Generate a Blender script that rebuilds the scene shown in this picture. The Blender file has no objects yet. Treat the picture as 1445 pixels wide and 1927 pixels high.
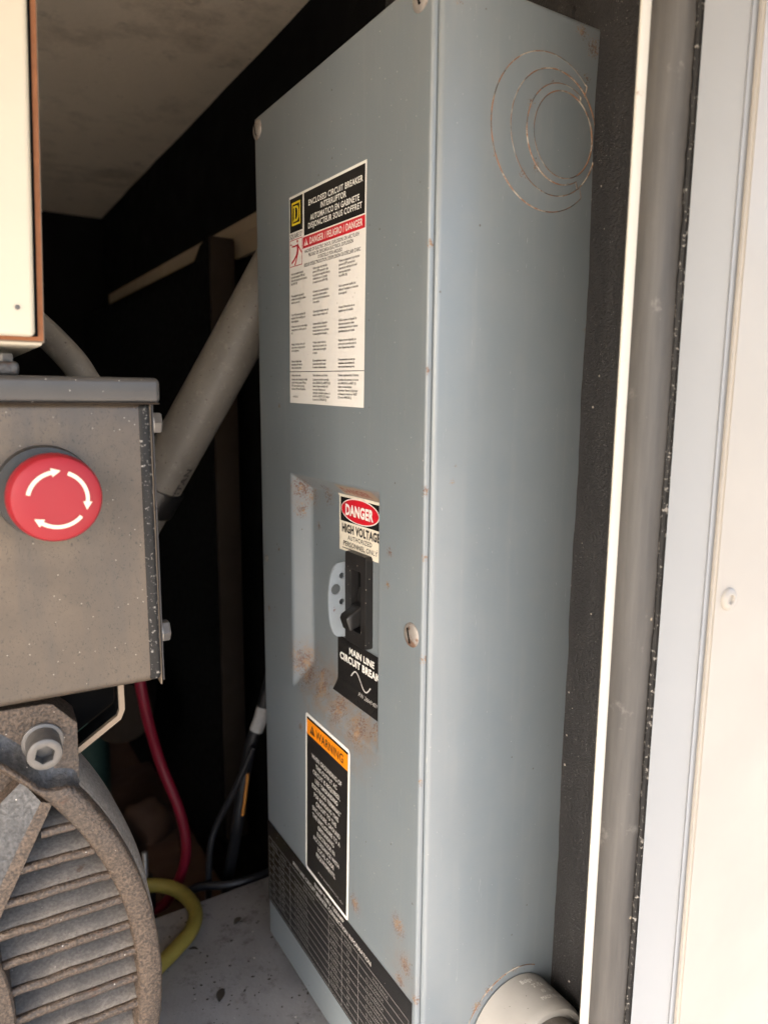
import bpy, bmesh, math, random
from mathutils import Vector, Matrix, noise
S = bpy.context.scene
COL = S.collection
R = math.radians
random.seed(7)

# ------------------------------------------------------------------ camera, sky, sun, exposure
def set_camera():
    C = Vector((-0.20714, -0.29084, -0.19344))
    yaw, pitch, roll = 0.560235, 0.159936, -0.008396
    f = Vector((math.sin(yaw)*math.cos(pitch), math.cos(yaw)*math.cos(pitch), -math.sin(pitch)))
    r = Vector((math.cos(yaw), -math.sin(yaw), 0)); d = f.cross(r)
    r2 = math.cos(roll)*r + math.sin(roll)*d
    d2 = -math.sin(roll)*r + math.cos(roll)*d
    cd = bpy.data.cameras.new('camera'); co = bpy.data.objects.new('camera', cd); COL.objects.link(co)
    m = Matrix((r2, -d2, -f)).transposed().to_4x4(); m.translation = C
    co.matrix_world = m
    cd.sensor_fit = 'VERTICAL'; cd.sensor_height = 36; cd.lens = 36*1336/1927
    cd.clip_start = 0.01; cd.clip_end = 500
    cd.dof.use_dof = True; cd.dof.focus_distance = 0.415; cd.dof.aperture_fstop = 8.0
    S.camera = co
set_camera()

SUN_EL, SUN_ROT = 44.0, 252.0        # sun_rotation: compass angle of the sun, seen from +Y clockwise
w = bpy.data.worlds.new('World'); S.world = w; w.use_nodes = True
nt = w.node_tree
sky = nt.nodes.new('ShaderNodeTexSky'); sky.sky_type = 'NISHITA'; sky.sun_disc = False
sky.sun_elevation = R(SUN_EL); sky.sun_rotation = R(SUN_ROT); sky.air_density = 1.0; sky.dust_density = 5.0; sky.ozone_density = 0.8
bg = nt.nodes['Background']; bg.inputs['Strength'].default_value = 0.15
nt.links.new(sky.outputs[0], bg.inputs[0])
sl = bpy.data.lights.new('sun', 'SUN'); so = bpy.data.objects.new('sun', sl); COL.objects.link(so)
sl.energy = 0.8; sl.angle = R(12); sl.color = (1.0, 0.93, 0.82)
az = R(SUN_ROT)
sdir = Vector((math.sin(az)*math.cos(R(SUN_EL)), math.cos(az)*math.cos(R(SUN_EL)), math.sin(R(SUN_EL))))
so.rotation_euler = sdir.to_track_quat('Z', 'Y').to_euler()
vs = S.view_settings
vs.view_transform = 'Standard'; vs.look = 'None'; vs.exposure = 2.6; vs.gamma = 1; vs.use_curve_mapping = False
S.render.engine = 'CYCLES'
S.cycles.max_bounces = 8; S.cycles.diffuse_bounces = 5; S.cycles.glossy_bounces = 4

# ------------------------------------------------------------------ material helpers
class NT:
    def __init__(s, name):
        s.m = bpy.data.materials.new(name); s.m.use_nodes = True
        s.t = s.m.node_tree; s.b = s.t.nodes['Principled BSDF']
        s.co = s.t.nodes.new('ShaderNodeTexCoord').outputs['Object']
    def n(s, typ, ins=None, **at):
        x = s.t.nodes.new(typ)
        for k, v in at.items(): setattr(x, k, v)
        for k, v in (ins or {}).items():
            i = x.inputs[k]
            if isinstance(v, bpy.types.NodeSocket): s.t.links.new(v, i)
            else: i.default_value = v
        return x
    def set(s, k, v):
        i = s.b.inputs[k]
        if isinstance(v, bpy.types.NodeSocket): s.t.links.new(v, i)
        else: i.default_value = v
    def noise(s, scale, detail=4, rough=.55, co=None, dist=0):
        return s.n('ShaderNodeTexNoise', {'Vector': co or s.co, 'Scale': scale, 'Detail': detail, 'Roughness': rough, 'Distortion': dist}).outputs['Fac']
    def ramp(s, v, a, b, lo=0., hi=1.):
        return s.n('ShaderNodeMapRange', {'Value': v, 'From Min': a, 'From Max': b, 'To Min': lo, 'To Max': hi}).outputs[0]
    def math(s, op, a, b=0.):
        x = s.t.nodes.new('ShaderNodeMath'); x.operation = op
        for i, v in ((0, a), (1, b)):
            if isinstance(v, bpy.types.NodeSocket): s.t.links.new(v, x.inputs[i])
            else: x.inputs[i].default_value = v
        return x.outputs[0]
    def mix(s, f, a, b):
        x = s.t.nodes.new('ShaderNodeMix'); x.data_type = 'RGBA'
        for i, v in ((0, f), (6, a), (7, b)):
            if isinstance(v, bpy.types.NodeSocket): s.t.links.new(v, x.inputs[i])
            else: x.inputs[i].default_value = v if i == 0 else (*v[:3], 1)
        return x.outputs[2]
    def scaled(s, v):
        return s.n('ShaderNodeMapping', {'Vector': s.co, 'Scale': v}).outputs[0]
    def specks(s, scale, keep, size, co=None):
        v = s.n('ShaderNodeTexVoronoi', {'Vector': co or s.co, 'Scale': scale, 'Randomness': 1.0})
        sep = s.n('ShaderNodeSeparateColor', {'Color': v.outputs['Color']})
        g = s.math('GREATER_THAN', sep.outputs[0], 1-keep)
        rad = s.math('MULTIPLY', sep.outputs[1], size)
        inside = s.math('LESS_THAN', v.outputs['Distance'], rad)
        return s.math('MULTIPLY', g, inside)
    def spots(s, lst, nscale=800, thr=.695, soft=.07):
        acc = None
        for (c, r) in lst:
            d = s.n('ShaderNodeVectorMath', {0: s.co, 1: c}, operation='DISTANCE').outputs['Value']
            k = s.ramp(d, r, 0, 0, 1)
            acc = k if acc is None else s.math('MAXIMUM', acc, k)
        q = s.math('ADD', s.noise(nscale, 6, .75), s.math('MULTIPLY', acc, .30))
        on = s.math('GREATER_THAN', acc, .001)
        return s.math('MULTIPLY', s.ramp(q, thr, thr+soft), on)
    def bump(s, h, strength, dist=.001, normal=None):
        ins = {'Height': h, 'Strength': strength, 'Distance': dist}
        if normal is not None: ins['Normal'] = normal
        o = s.n('ShaderNodeBump', ins).outputs[0]
        s.set('Normal', o); return o

def plain(name, col, rough=.5, metal=0., var=.15, vs_=60, bump=0., bs=900, spec=.5, coat=0.):
    k = NT(name)
    c = k.mix(k.noise(vs_, 5), [max(0, x*(1-var)) for x in col], [min(1, x*(1+var)) for x in col])
    k.set('Base Color', c); k.set('Metallic', metal); k.set('Specular IOR Level', spec)
    k.set('Roughness', k.ramp(k.noise(vs_*2.3, 4), .3, .7, rough*.85, min(1, rough*1.15)))
    if coat: k.set('Coat Weight', coat); k.set('Coat Roughness', .2)
    if bump: k.bump(k.noise(bs, 3), bump, .0006)
    return k.m

RUST = (.17, .062, .022); RUSTD = (.07, .024, .010); OCHRE = (.30, .16, .05)
def grey_paint(name, spots, col=(.170, .199, .214), wash=()):
    k = NT(name)
    n1 = k.noise(7, 4); n2 = k.noise(55, 5)
    c = k.mix(n1, [x*.93 for x in col], [x*1.07 for x in col])
    c = k.mix(k.ramp(n2, .35, .75, 0, .14), c, (.27, .265, .25))            # thin dust
    streak = k.noise(1.0, 5, .6, k.scaled((150, 150, 9)))
    c = k.mix(k.ramp(streak, .52, .78, 0, .15), c, (.33, .325, .305))
    c = k.mix(k.ramp(k.noise(8, 2, .5), .35, .70, 0, .30), c, [x*.75 for x in col])
    c = k.mix(k.math('MULTIPLY', k.specks(360, .05, .15), .7), c, (.48, .47, .44))
    c = k.mix(k.math('MULTIPLY', k.specks(170, .03, .12), .9), c, (.06, .05, .04))
    # long hair scratches
    sc = k.noise(1.0, 2, .5, k.scaled((900, 900, 60)), 2.0)
    c = k.mix(k.ramp(sc, .735, .75, 0, .35), c, (.5, .5, .48))
    for (wc, wr, wa) in wash:                                             # brown water stains
        d = k.n('ShaderNodeVectorMath', {0: k.co, 1: wc}, operation='DISTANCE').outputs['Value']
        q = k.math('MULTIPLY', k.ramp(d, wr, wr*.3, 0, wa), k.ramp(k.noise(130, 6, .7), .38, .62))
        c = k.mix(q, c, (.20, .135, .085))
    rough = k.ramp(k.noise(11, 1, .4), .2, .8, .29, .40)
    if spots:
        m = k.spots(spots)
        rc = k.mix(k.noise(420, 5), RUSTD, RUST)
        rc = k.mix(k.ramp(k.noise(160, 3), .45, .62), rc, OCHRE)
        c = k.mix(k.math('MULTIPLY', m, .78), c, rc)
        rough = k.math('MAXIMUM', rough, k.math('MULTIPLY', m, .85))
        hb = k.bump(m, .35, .0004)
        k.bump(k.noise(1500, 2), .07, .0003, hb)
    else:
        k.bump(k.noise(1500, 2), .07, .0003)
    k.set('Base Color', c); k.set('Roughness', rough); k.set('Specular IOR Level', 1.0)
    return k.m

def dusty_black(name):
    k = NT(name)
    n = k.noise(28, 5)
    c = k.mix(k.ramp(n, .25, .8), (.045, .034, .024), (.150, .112, .075))        # dust film over black paint, with the ground's tan reflection painted in
    lg = k.noise(9, 3, .5)
    c = k.mix(k.ramp(lg, .40, .62, 0, .55), c, (.048, .038, .030))
    vert = k.noise(1.0, 5, .62, k.scaled((34, 34, 5)))
    c = k.mix(k.ramp(vert, .52, .66, 0, .6), c, (.055, .047, .040))          # runs washed down
    hair = k.noise(1.0, 2, .5, k.scaled((520, 520, 300)), 3.5)
    c = k.mix(k.ramp(hair, .63, .65, 0, .8), c, (.022, .020, .018))
    c = k.mix(k.math('MULTIPLY', k.specks(430, .12, .16), .6), c, (.38, .34, .28))
    c = k.mix(k.math('MULTIPLY', k.specks(420, .12, .2), .8), c, (.03, .028, .025))
    k.set('Base Color', c)
    k.set('Roughness', k.ramp(n, .3, .75, .26, .46)); k.set('Specular IOR Level', .55)
    k.bump(k.noise(1100, 3), .14, .0004)
    return k.m

def cast_iron(name, lo, hi, grain=1050, bstr=.8):
    k = NT(name)
    n = k.noise(grain, 3, .55); b = k.noise(34, 5, .6)
    c = k.mix(k.ramp(n, .38, .66), lo, hi)
    c = k.mix(k.ramp(b, .48, .72, 0, .55), c, [x*.5+.03 for x in lo])
    c = k.mix(k.math('MULTIPLY', k.specks(520, .07, .2), .85), c, (.50, .46, .40))
    c = k.mix(k.ramp(k.noise(90, 5, .7), .64, .72, 0, .5), c, (.10, .042, .02))
    k.set('Base Color', c); k.set('Metallic', .2)
    k.set('Roughness', k.ramp(n, .3, .7, .52, .34)); k.set('Specular IOR Level', .5)
    h = k.math('ADD', n, k.math('MULTIPLY', k.noise(grain*.35, 3), .8))
    k.bump(h, bstr, .0010)
    return k.m

M = {}
M['sky_white'] = plain('white_paint', (.30, .278, .243), .5, var=.12, vs_=9, bump=.04)
M['jamb'] = plain('jamb_paint', (.27, .287, .308), .42, var=.06, vs_=14, bump=.05)
def white_edge():
    k = NT('chipped_white_edge')
    c = k.mix(k.noise(30, 4), (.46, .43, .36), (.55, .52, .45))
    m = k.ramp(k.noise(70, 6, .7), .66, .72)
    c = k.mix(k.math('MULTIPLY', m, .8), c, (.22, .12, .06))
    k.set('Base Color', c); k.set('Roughness', .5); return k.m
M['white_edge'] = white_edge()
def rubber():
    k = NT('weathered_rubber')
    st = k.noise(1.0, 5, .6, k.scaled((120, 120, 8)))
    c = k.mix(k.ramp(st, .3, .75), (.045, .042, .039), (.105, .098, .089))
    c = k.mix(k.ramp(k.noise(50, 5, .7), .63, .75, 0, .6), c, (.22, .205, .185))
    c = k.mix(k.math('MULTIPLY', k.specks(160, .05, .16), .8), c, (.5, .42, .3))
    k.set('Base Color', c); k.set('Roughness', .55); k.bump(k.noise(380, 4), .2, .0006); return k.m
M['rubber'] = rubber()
def foam():
    k = NT('black_foam')
    c = k.mix(k.noise(60, 5), (.0085, .0082, .0085), (.019, .018, .018))
    c = k.mix(k.math('MULTIPLY', k.specks(820, .30, .26), .7), c, (.20, .195, .185))
    c = k.mix(k.math('MULTIPLY', k.specks(300, .05, .24), .8), c, (.42, .38, .32))
    c = k.mix(k.ramp(k.noise(22, 5), .66, .78, 0, .4), c, (.08, .055, .04))
    k.set('Base Color', c); k.set('Roughness', .6)
    h = k.math('ADD', k.noise(700, 3), k.noise(90, 3))
    k.bump(h, .8, .0016); return k.m
M['foam'] = foam()
def ceil_mat():
    k = NT('stained_ceiling')
    c = k.mix(k.noise(5, 5), (.68, .58, .46), (.84, .75, .61))
    st = k.noise(1.0, 4, .6, k.scaled((38, 9, 10)))
    c = k.mix(k.ramp(st, .56, .70, 0, .7), c, (.70, .62, .49))
    c = k.mix(k.ramp(k.noise(9, 7, .7), .50, .68, 0, .65), c, (.30, .235, .17))
    c = k.mix(k.ramp(k.noise(26, 6, .7), .60, .75, 0, .6), c, (.16, .12, .085))
    fl = k.noise(1.0, 3, .6, k.scaled((170, 60, 60)), 1.5)
    c = k.mix(k.ramp(fl, .715, .75, 0, .8), c, (.07, .055, .04))
    k.set('Base Color', c); k.set('Roughness', .5); k.bump(k.noise(120, 4), .25, .002); return k.m
M['ceiling'] = ceil_mat()
def floor_mat():
    k = NT('dirty_floor')
    c = k.mix(k.noise(24, 6, .65), (.20, .197, .19), (.42, .415, .41))
    c = k.mix(k.ramp(k.noise(55, 7, .8), .53, .66, 0, .75), c, (.10, .09, .078))
    c = k.mix(k.ramp(k.noise(130, 4, .6), .68, .74, 0, .9), c, (.04, .034, .028))
    c = k.mix(k.specks(420, .10, .24), c, (.05, .045, .04))
    c = k.mix(k.math('MULTIPLY', k.specks(200, .04, .25), .8), c, (.6, .58, .52))
    c = k.mix(k.ramp(k.noise(38, 3), .68, .74, 0, .5), c, (.2, .1, .05))
    k.set('Base Color', c); k.set('Roughness', .7); k.bump(k.noise(400, 5), .35, .0012); return k.m
M['floor'] = floor_mat()
M['black'] = plain('matt_black', (.004, .0039, .004), .85, var=.3, bump=.3, bs=300, spec=.08)
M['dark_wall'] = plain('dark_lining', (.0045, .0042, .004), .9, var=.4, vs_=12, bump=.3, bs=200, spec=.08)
M['rusty_pan'] = plain('rusty_pan', (.065, .034, .020), .85, var=.6, vs_=18, bump=.5, bs=160)
M['brown'] = plain('brown_board', (.026, .019, .014), .85, var=.3, vs_=25, bump=.3, bs=300, spec=.15)
M['rail'] = plain('beige_rail', (.30, .24, .17), .6, var=.15, vs_=14, bump=.1)
M['ground'] = plain('sandy_ground', (.55, .49, .41), .95, var=.12, vs_=.6, bump=.3, bs=20)
def pvc():
    k = NT('grey_pvc')
    c = k.mix(k.noise(40, 5), (.105, .095, .081), (.20, .182, .156))
    c = k.mix(k.ramp(k.noise(170, 5, .7), .56, .66, 0, .25), c, (.34, .315, .28))
    c = k.mix(k.specks(380, .3, .26), c, (.06, .05, .04))
    k.set('Base Color', c); k.set('Roughness', .5); k.bump(k.noise(260, 4), .25, .0007); return k.m
M['pvc'] = pvc()
def pvc_clean():
    k = NT('pale_pvc')
    c = k.mix(k.noise(60, 5), (.27, .258, .232), (.36, .345, .315))
    c = k.mix(k.specks(430, .16, .2), c, (.09, .075, .06))
    k.set('Base Color', c); k.set('Roughness', .5); k.bump(k.noise(700, 3), .1, .0004); return k.m
M['pvc_clean'] = pvc_clean()
def cream():
    k = NT('cream_cover')
    c = k.mix(k.noise(10, 4), (.47, .425, .33), (.53, .485, .39))
    c = k.mix(k.math('MULTIPLY', k.specks(150, .04, .14), .7), c, (.4, .33, .22))
    k.set('Base Color', c); k.set('Roughness', .42); k.bump(k.noise(400, 3), .08, .0005); return k.m
M['cream'] = cream()
M['gasket'] = plain('orange_edge', (.30, .115, .045), .75, var=.35, vs_=120, bump=.3)
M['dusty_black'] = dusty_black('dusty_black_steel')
M['gloss_black'] = plain('black_enamel', (.022, .022, .024), .3, var=.4, vs_=40, bump=.12, bs=600)
def lid_mat():
    k = NT('lid_black_steel')
    c = k.mix(k.noise(40, 5), (.030, .029, .029), (.070, .066, .062))
    c = k.mix(k.math('MULTIPLY', k.specks(330, .22, .2), .8), c, (.42, .40, .35))
    c = k.mix(k.math('MULTIPLY', k.specks(520, .12, .2), .7), c, (.36, .34, .30))
    k.set('Base Color', c); k.set('Roughness', .33); k.bump(k.noise(600, 3), .15, .0004); return k.m
M['lid'] = lid_mat()
def speckled_edge():
    k = NT('scuffed_black_edge')
    c = k.mix(k.noise(60, 4), (.012, .012, .012), (.03, .029, .028))
    m = k.ramp(k.noise(420, 5, .7), .58, .63)
    c = k.mix(k.math('MULTIPLY', m, .75), c, (.34, .32, .29))
    k.set('Base Color', c); k.set('Roughness', .45); k.set('Specular IOR Level', .15); k.bump(m, .3, .0003); return k.m
M['scuffed'] = speckled_edge()
M['steel'] = plain('dull_steel', (.36, .34, .31), .42, metal=.85, var=.25, vs_=200, bump=.2)
M['steel_dk'] = plain('dirty_steel', (.125, .118, .110), .40, metal=.45, var=.4, vs_=160, bump=.35, bs=500)
M['zinc'] = plain('tan_zinc', (.20, .155, .112), .45, metal=.3, var=.2, vs_=90, bump=.2)
M['red'] = plain('red_plastic', (.27, .0045, .0125), .5, var=.08, vs_=30, bump=.05, bs=1500)
M['white_print'] = plain('white_print', (.74, .72, .66), .5, var=.06)
M['cream_print'] = plain('cream_print', (.72, .66, .50), .5, var=.08)
M['black_plastic'] = plain('black_plastic', (.012, .0115, .011), .33, var=.3, vs_=90, bump=.15)
def breaker_black():
    k = NT('worn_breaker_black')
    c = k.mix(k.noise(90, 4), (.009, .009, .009), (.024, .022, .021))
    c = k.mix(k.math('MULTIPLY', k.specks(420, .10, .24), .7), c, (.40, .36, .30))
    k.set('Base Color', c); k.set('Roughness', .35); k.set('Specular IOR Level', .3); k.bump(k.noise(900, 3), .15, .0004); return k.m
M['breaker'] = breaker_black()
M['iron'] = cast_iron('cast_iron', (.038, .028, .021), (.118, .083, .058), 760, .7)
M['iron_grey'] = cast_iron('cast_iron_grey', (.035, .035, .036), (.075, .074, .074), 500, .6)  # greyer iron: skylight tint painted in for upturned faces; plain grey on clamp
M['louver'] = cast_iron('louver_grey', (.185, .165, .145), (.275, .25, .22), 600, .3)
M['hose_red'] = plain('red_hose', (.16, .005, .017), .45, var=.15)
M['hose_yel'] = plain('yellow_hose', (.24, .185, .035), .5, var=.25, vs_=150, bump=.3, bs=700)
M['cable'] = plain('black_cable', (.014, .014, .016), .45, var=.3)
M['braid'] = plain('white_braid', (.45, .44, .42), .6, var=.3, vs_=500)
M['orange'] = plain('orange_wire', (.5, .2, .03), .5)
M['green'] = plain('green_pipe', (.018, .045, .035), .6)
M['rag'] = plain('grey_rag', (.28, .28, .29), .9, var=.3, bump=.5, bs=200)
M['leaf'] = plain('dry_leaf', (.045, .036, .026), .8, var=.5)
# print
def paper(name, col, dirt=.5):
    k = NT(name)
    c = k.mix(k.ramp(k.noise(60, 6, .7), .55, .75, 0, dirt), col, (.45, .40, .30))
    c = k.mix(k.math('MULTIPLY', k.specks(430, .05, .2), .7), c, (.15, .12, .09))
    k.set('Base Color', c); k.set('Roughness', .38); return k.m
M['paper'] = paper('label_white', (.78, .76, .71), .2)
M['paper_old'] = paper('label_old_white', (.76, .70, .57), .6)
M['residue'] = paper('label_residue', (.30, .24, .17), .6)
def blackprint(name):
    k = NT(name)
    c = k.mix(k.noise(50, 5), (.010, .010, .010), (.022, .020, .019))
    c = k.mix(k.math('MULTIPLY', k.specks(380, .05, .2), .6), c, (.35, .32, .28))
    k.set('Base Color', c); k.set('Roughness', .24); k.set('Specular IOR Level', .3); return k.m
M['pblack'] = blackprint('label_black')
M['pred'] = plain('label_red', (.55, .010, .022), .35, var=.06)
M['porange'] = plain('label_orange', (.78, .24, .008), .35, var=.05)
M['pyellow'] = plain('label_yellow', (.72, .54, .02), .35, var=.05)
M['pfaint'] = plain('print_faint', (.17, .16, .15), .45)
M['pworn'] = plain('worn_red', (.24, .07, .055), .5, var=.3)
M['ptext'] = plain('print_black', (.014, .013, .012), .4)
M['pgrey'] = plain('print_grey', (.52, .50, .47), .45)
M['pdim'] = plain('print_dim', (.30, .285, .27), .45)
# ------------------------------------------------------------------ mesh helpers
def link(name, me, mat, parent=None, smooth=35):
    o = bpy.data.objects.new(name, me); COL.objects.link(o)
    if mat: me.materials.append(M[mat] if isinstance(mat, str) else mat)
    if smooth:
        for p in me.polygons: p.use_smooth = True
        me.set_sharp_from_angle(angle=R(smooth))
    if parent is not None:
        o.parent = parent
        if parent.get('_w') is not None:                       # geometry written in world coordinates
            o.matrix_parent_inverse = Matrix.Translation(parent.location).inverted()
    return o
def fin(name, bm, mat, parent=None, smooth=35):
    bmesh.ops.recalc_face_normals(bm, faces=bm.faces)
    me = bpy.data.meshes.new(name); bm.to_mesh(me); bm.free()
    return link(name, me, mat, parent, smooth)
def tag(o, label, cat, group=None, kind=None):
    if label: o['label'] = label
    if cat: o['category'] = cat
    if group: o['group'] = group
    if kind: o['kind'] = kind
    return o
def structure(o): o['kind'] = 'structure'; return o
def thing(name, label, cat, loc, world=True, rotz=0, group=None):
    o = bpy.data.objects.new(name, None); COL.objects.link(o); o.location = loc; o.rotation_euler.z = rotz
    o.empty_display_size = .02
    if world: o['_w'] = 1
    return tag(o, label, cat, group)
def box(bm, x0, x1, y0, y1, z0, z1, bev=0, seg=2):
    r = bmesh.ops.create_cube(bm, size=1, matrix=Matrix.Translation(((x0+x1)/2, (y0+y1)/2, (z0+z1)/2)) @ Matrix.Diagonal((abs(x1-x0), abs(y1-y0), abs(z1-z0), 1)))
    if bev:
        es = list({e for v in r['verts'] for e in v.link_edges})
        bmesh.ops.bevel(bm, geom=es, offset=bev, segments=seg, affect='EDGES', profile=.5)
def boxo(name, dims, mat, parent=None, bev=0, seg=2):
    bm = bmesh.new(); box(bm, *dims, bev, seg); return fin(name, bm, mat, parent)
def frame_axis(d):
    d = Vector(d).normalized(); a = Vector((0, 0, 1)) if abs(d.z) < .9 else Vector((1, 0, 0))
    u = a.cross(d).normalized(); v = d.cross(u); return u, v, d
def lathe(bm, prof, org, axis, seg=40, cap0=True, cap1=True):
    u, v, d = frame_axis(axis); org = Vector(org); rings = []
    for r, h in prof:
        rings.append([bm.verts.new(org+d*h+(u*math.cos(2*math.pi*i/seg)+v*math.sin(2*math.pi*i/seg))*r) for i in range(seg)])
    for a, b in zip(rings, rings[1:]):
        for i in range(seg): bm.faces.new((a[i], a[(i+1) % seg], b[(i+1) % seg], b[i]))
    if cap0: bm.faces.new(rings[0][::-1])
    if cap1: bm.faces.new(rings[-1])
def smooth_path(P, n=10):
    P = [Vector(p) for p in P]; out = []
    for i in range(len(P)-1):
        a = P[max(i-1, 0)]; b = P[i]; c = P[i+1]; d = P[min(i+2, len(P)-1)]
        for k in range(n):
            t = k/n
            out.append(.5*((2*b)+(c-a)*t+(2*a-5*b+4*c-d)*t*t+(3*b-a-3*c+d)*t**3))
    out.append(P[-1]); return out
def tube(bm, P, r, seg=12, n=10, rad=None):
    P = smooth_path(P, n) if n else [Vector(p) for p in P]
    u = None; rings = []
    for i, p in enumerate(P):
        d = (P[min(i+1, len(P)-1)]-P[max(i-1, 0)]).normalized()
        if u is None: u = frame_axis(d)[0]
        u = (u-d*u.dot(d)).normalized(); v = d.cross(u)
        rr = rad(i/(len(P)-1)) if rad else r
        rings.append([bm.verts.new(p+(u*math.cos(2*math.pi*k/seg)+v*math.sin(2*math.pi*k/seg))*rr) for k in range(seg)])
    for a, b in zip(rings, rings[1:]):
        for k in range(seg): bm.faces.new((a[k], a[(k+1) % seg], b[(k+1) % seg], b[k]))
    bm.faces.new(rings[0][::-1]); bm.faces.new(rings[-1])
def plate(bm, outer, holes, f0, f1):
    """outline (2-D points) with holes, f0/f1 map a 2-D point to the front and back 3-D point"""
    loops = [outer]+list(holes); front = []; 
    es = []
    for L in loops:
        vs_ = [bm.verts.new(f0(*p)) for p in L]; front.append(vs_)
        for i in range(len(vs_)): es.append(bm.edges.new((vs_[i], vs_[(i+1) % len(vs_)])))
    g = bmesh.ops.triangle_fill(bm, use_beauty=True, use_dissolve=False, edges=es)
    faces = [f for f in g['geom'] if isinstance(f, bmesh.types.BMFace)]
    mp = {}
    for L, vs_ in zip(loops, front):
        for p, v in zip(L, vs_): mp[v] = bm.verts.new(f1(*p))
    for f in faces: bm.faces.new([mp[v] for v in reversed(f.verts)])
    for vs_ in front:
        for i in range(len(vs_)):
            a, b = vs_[i], vs_[(i+1) % len(vs_)]
            bm.faces.new((a, b, mp[b], mp[a]))
def circ(cx, cy, r, n=24): return [(cx+r*math.cos(2*math.pi*i/n), cy+r*math.sin(2*math.pi*i/n)) for i in range(n)]
def rrect(x0, x1, y0, y1, r, n=5):
    out = []
    for cx, cy, a0 in ((x1-r, y1-r, 0), (x0+r, y1-r, 90), (x0+r, y0+r, 180), (x1-r, y0+r, 270)):
        for i in range(n+1):
            a = R(a0+90*i/n); out.append((cx+r*math.cos(a), cy+r*math.sin(a)))
    return out
# text -------------------------------------------------------------------
_cv = bpy.data.curves.new('lettering_source', 'FONT'); _to = bpy.data.objects.new('lettering_source', _cv); COL.objects.link(_to)
_cv.resolution_u = 3; _cv.space_character = 1.07
def text_geo(s, bold=0.):
    """vertices and faces of a line of lettering, cap height 1, left at 0"""
    _cv.body = s; _cv.offset = bold; _cv.size = 1.0
    dg = bpy.context.evaluated_depsgraph_get(); dg.update()
    me = bpy.data.meshes.new_from_object(_to.evaluated_get(dg))
    V = [(v.co.x, v.co.y) for v in me.vertices]; F = [tuple(p.vertices) for p in me.polygons]
    bpy.data.meshes.remove(me)
    if not V: return [], [], 0
    x0 = min(v[0] for v in V); x1 = max(v[0] for v in V)
    return [((x-x0), y/.729) for x, y in V], F, x1-x0
class Print:
    """collects flat lettering and rules in label coordinates (u right, v up, metres)"""
    def __init__(s): s.V = []; s.F = []
    def add(s, V, F):
        o = len(s.V); s.V += V; s.F += [tuple(i+o for i in f) for f in F]
    def line(s, t, u, v, cap, width=None, align='L', bold=0., maxw=None, cond=.82):
        V, F, w_ = text_geo(t, bold)
        if not V: return
        sx = width/w_ if width else cap/.729*cond
        if maxw and w_*sx > maxw: sx = maxw/w_
        W_ = w_*sx; o = {'L': 0, 'C': -W_/2, 'R': -W_}[align]
        s.add([(u+o+x*sx, v+y*cap) for x, y in V], F)
    def rect(s, u0, u1, v0, v1): s.add([(u0, v0), (u1, v0), (u1, v1), (u0, v1)], [(0, 1, 2, 3)])
    def poly(s, pts): s.add(list(pts), [tuple(range(len(pts)))])
    def frame(s, u0, u1, v0, v1, t):
        s.rect(u0, u1, v1-t, v1); s.rect(u0, u1, v0, v0+t); s.rect(u0, u0+t, v0+t, v1-t); s.rect(u1-t, u1, v0+t, v1-t)
    def stroke(s, pts, w_):
        P = [Vector(p) for p in pts]; L = []; Rr = []
        for i, p in enumerate(P):
            d = (P[min(i+1, len(P)-1)]-P[max(i-1, 0)]).normalized(); nrm = Vector((-d.y, d.x))*w_/2
            L.append(tuple(p+nrm)); Rr.append(tuple(p-nrm))
        n = len(P); s.add(L+Rr, [(i, i+n, i+n+1, i+1) for i in range(n-1)])
    def build(s, name, mat, parent, f):
        me = bpy.data.meshes.new(name); me.from_pydata([f(*p) for p in s.V], [], s.F); me.update()
        return link(name, me, mat, parent, 0)

# ------------------------------------------------------------------ the setting
XW = 0.1084                                   # lining of the right-hand wall
structure(boxo('ground', (-30, 30, -40, 30, -1.62, -1.6), 'ground'))
structure(boxo('ceiling', (-.9, .125, -.104, 1.32, .160, .185), 'ceiling'))
structure(boxo('far_wall', (-.9, .125, 1.30, 1.33, -1.0, .16), 'dark_wall'))
structure(boxo('left_wall', (-.93, -.9, -.104, 1.33, -1.0, .185), 'cream'))
structure(boxo('floor', (-.9, .125, -.104, .305, -.70, -.660), 'floor', bev=.002))
structure(boxo('lower_floor', (-.9, .125, .305, 1.30, -.90, -.86), 'rusty_pan'))
structure(boxo('floor_drop', (-.9, .125, .27, .30, -.86, -.702), 'dark_wall'))

def foam_wall():
    ys = [-.0500+.0041*i for i in range(21)]+[.036+.02*i for i in range(14)]+[.33+.06*i for i in range(17)]
    zs = [-.89+.006*i for i in range(177)]
    ys = [y for y in ys if y < 1.305]; zs = [z for z in zs if z < .175]
    bm = bmesh.new(); g = []
    for y in ys:
        row = []
        for z in zs:
            n = noise.noise(Vector((y*14, z*11, 3)))*.0022+noise.noise(Vector((y*60, z*45, 9)))*.0008
            x = XW+n
            if -.02 < y < .02: x -= .0012                        # lining puffs over the box's back edge
            row.append(bm.verts.new((x, y, z)))
        g.append(row)
    for a, b in zip(g, g[1:]):
        for i in range(len(zs)-1): bm.faces.new((a[i], a[i+1], b[i+1], b[i]))
    me = bpy.data.meshes.new('right_wall'); bm.to_mesh(me); bm.free()
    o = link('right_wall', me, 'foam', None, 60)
    me.materials.append(M['dark_wall'])                                   # rear wall painted darker, standing in for light falling off
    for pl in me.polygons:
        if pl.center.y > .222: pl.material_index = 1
    s = o.modifiers.new('thick', 'SOLIDIFY'); s.thickness = .02; s.offset = -1
    return structure(o)
foam_wall()

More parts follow.
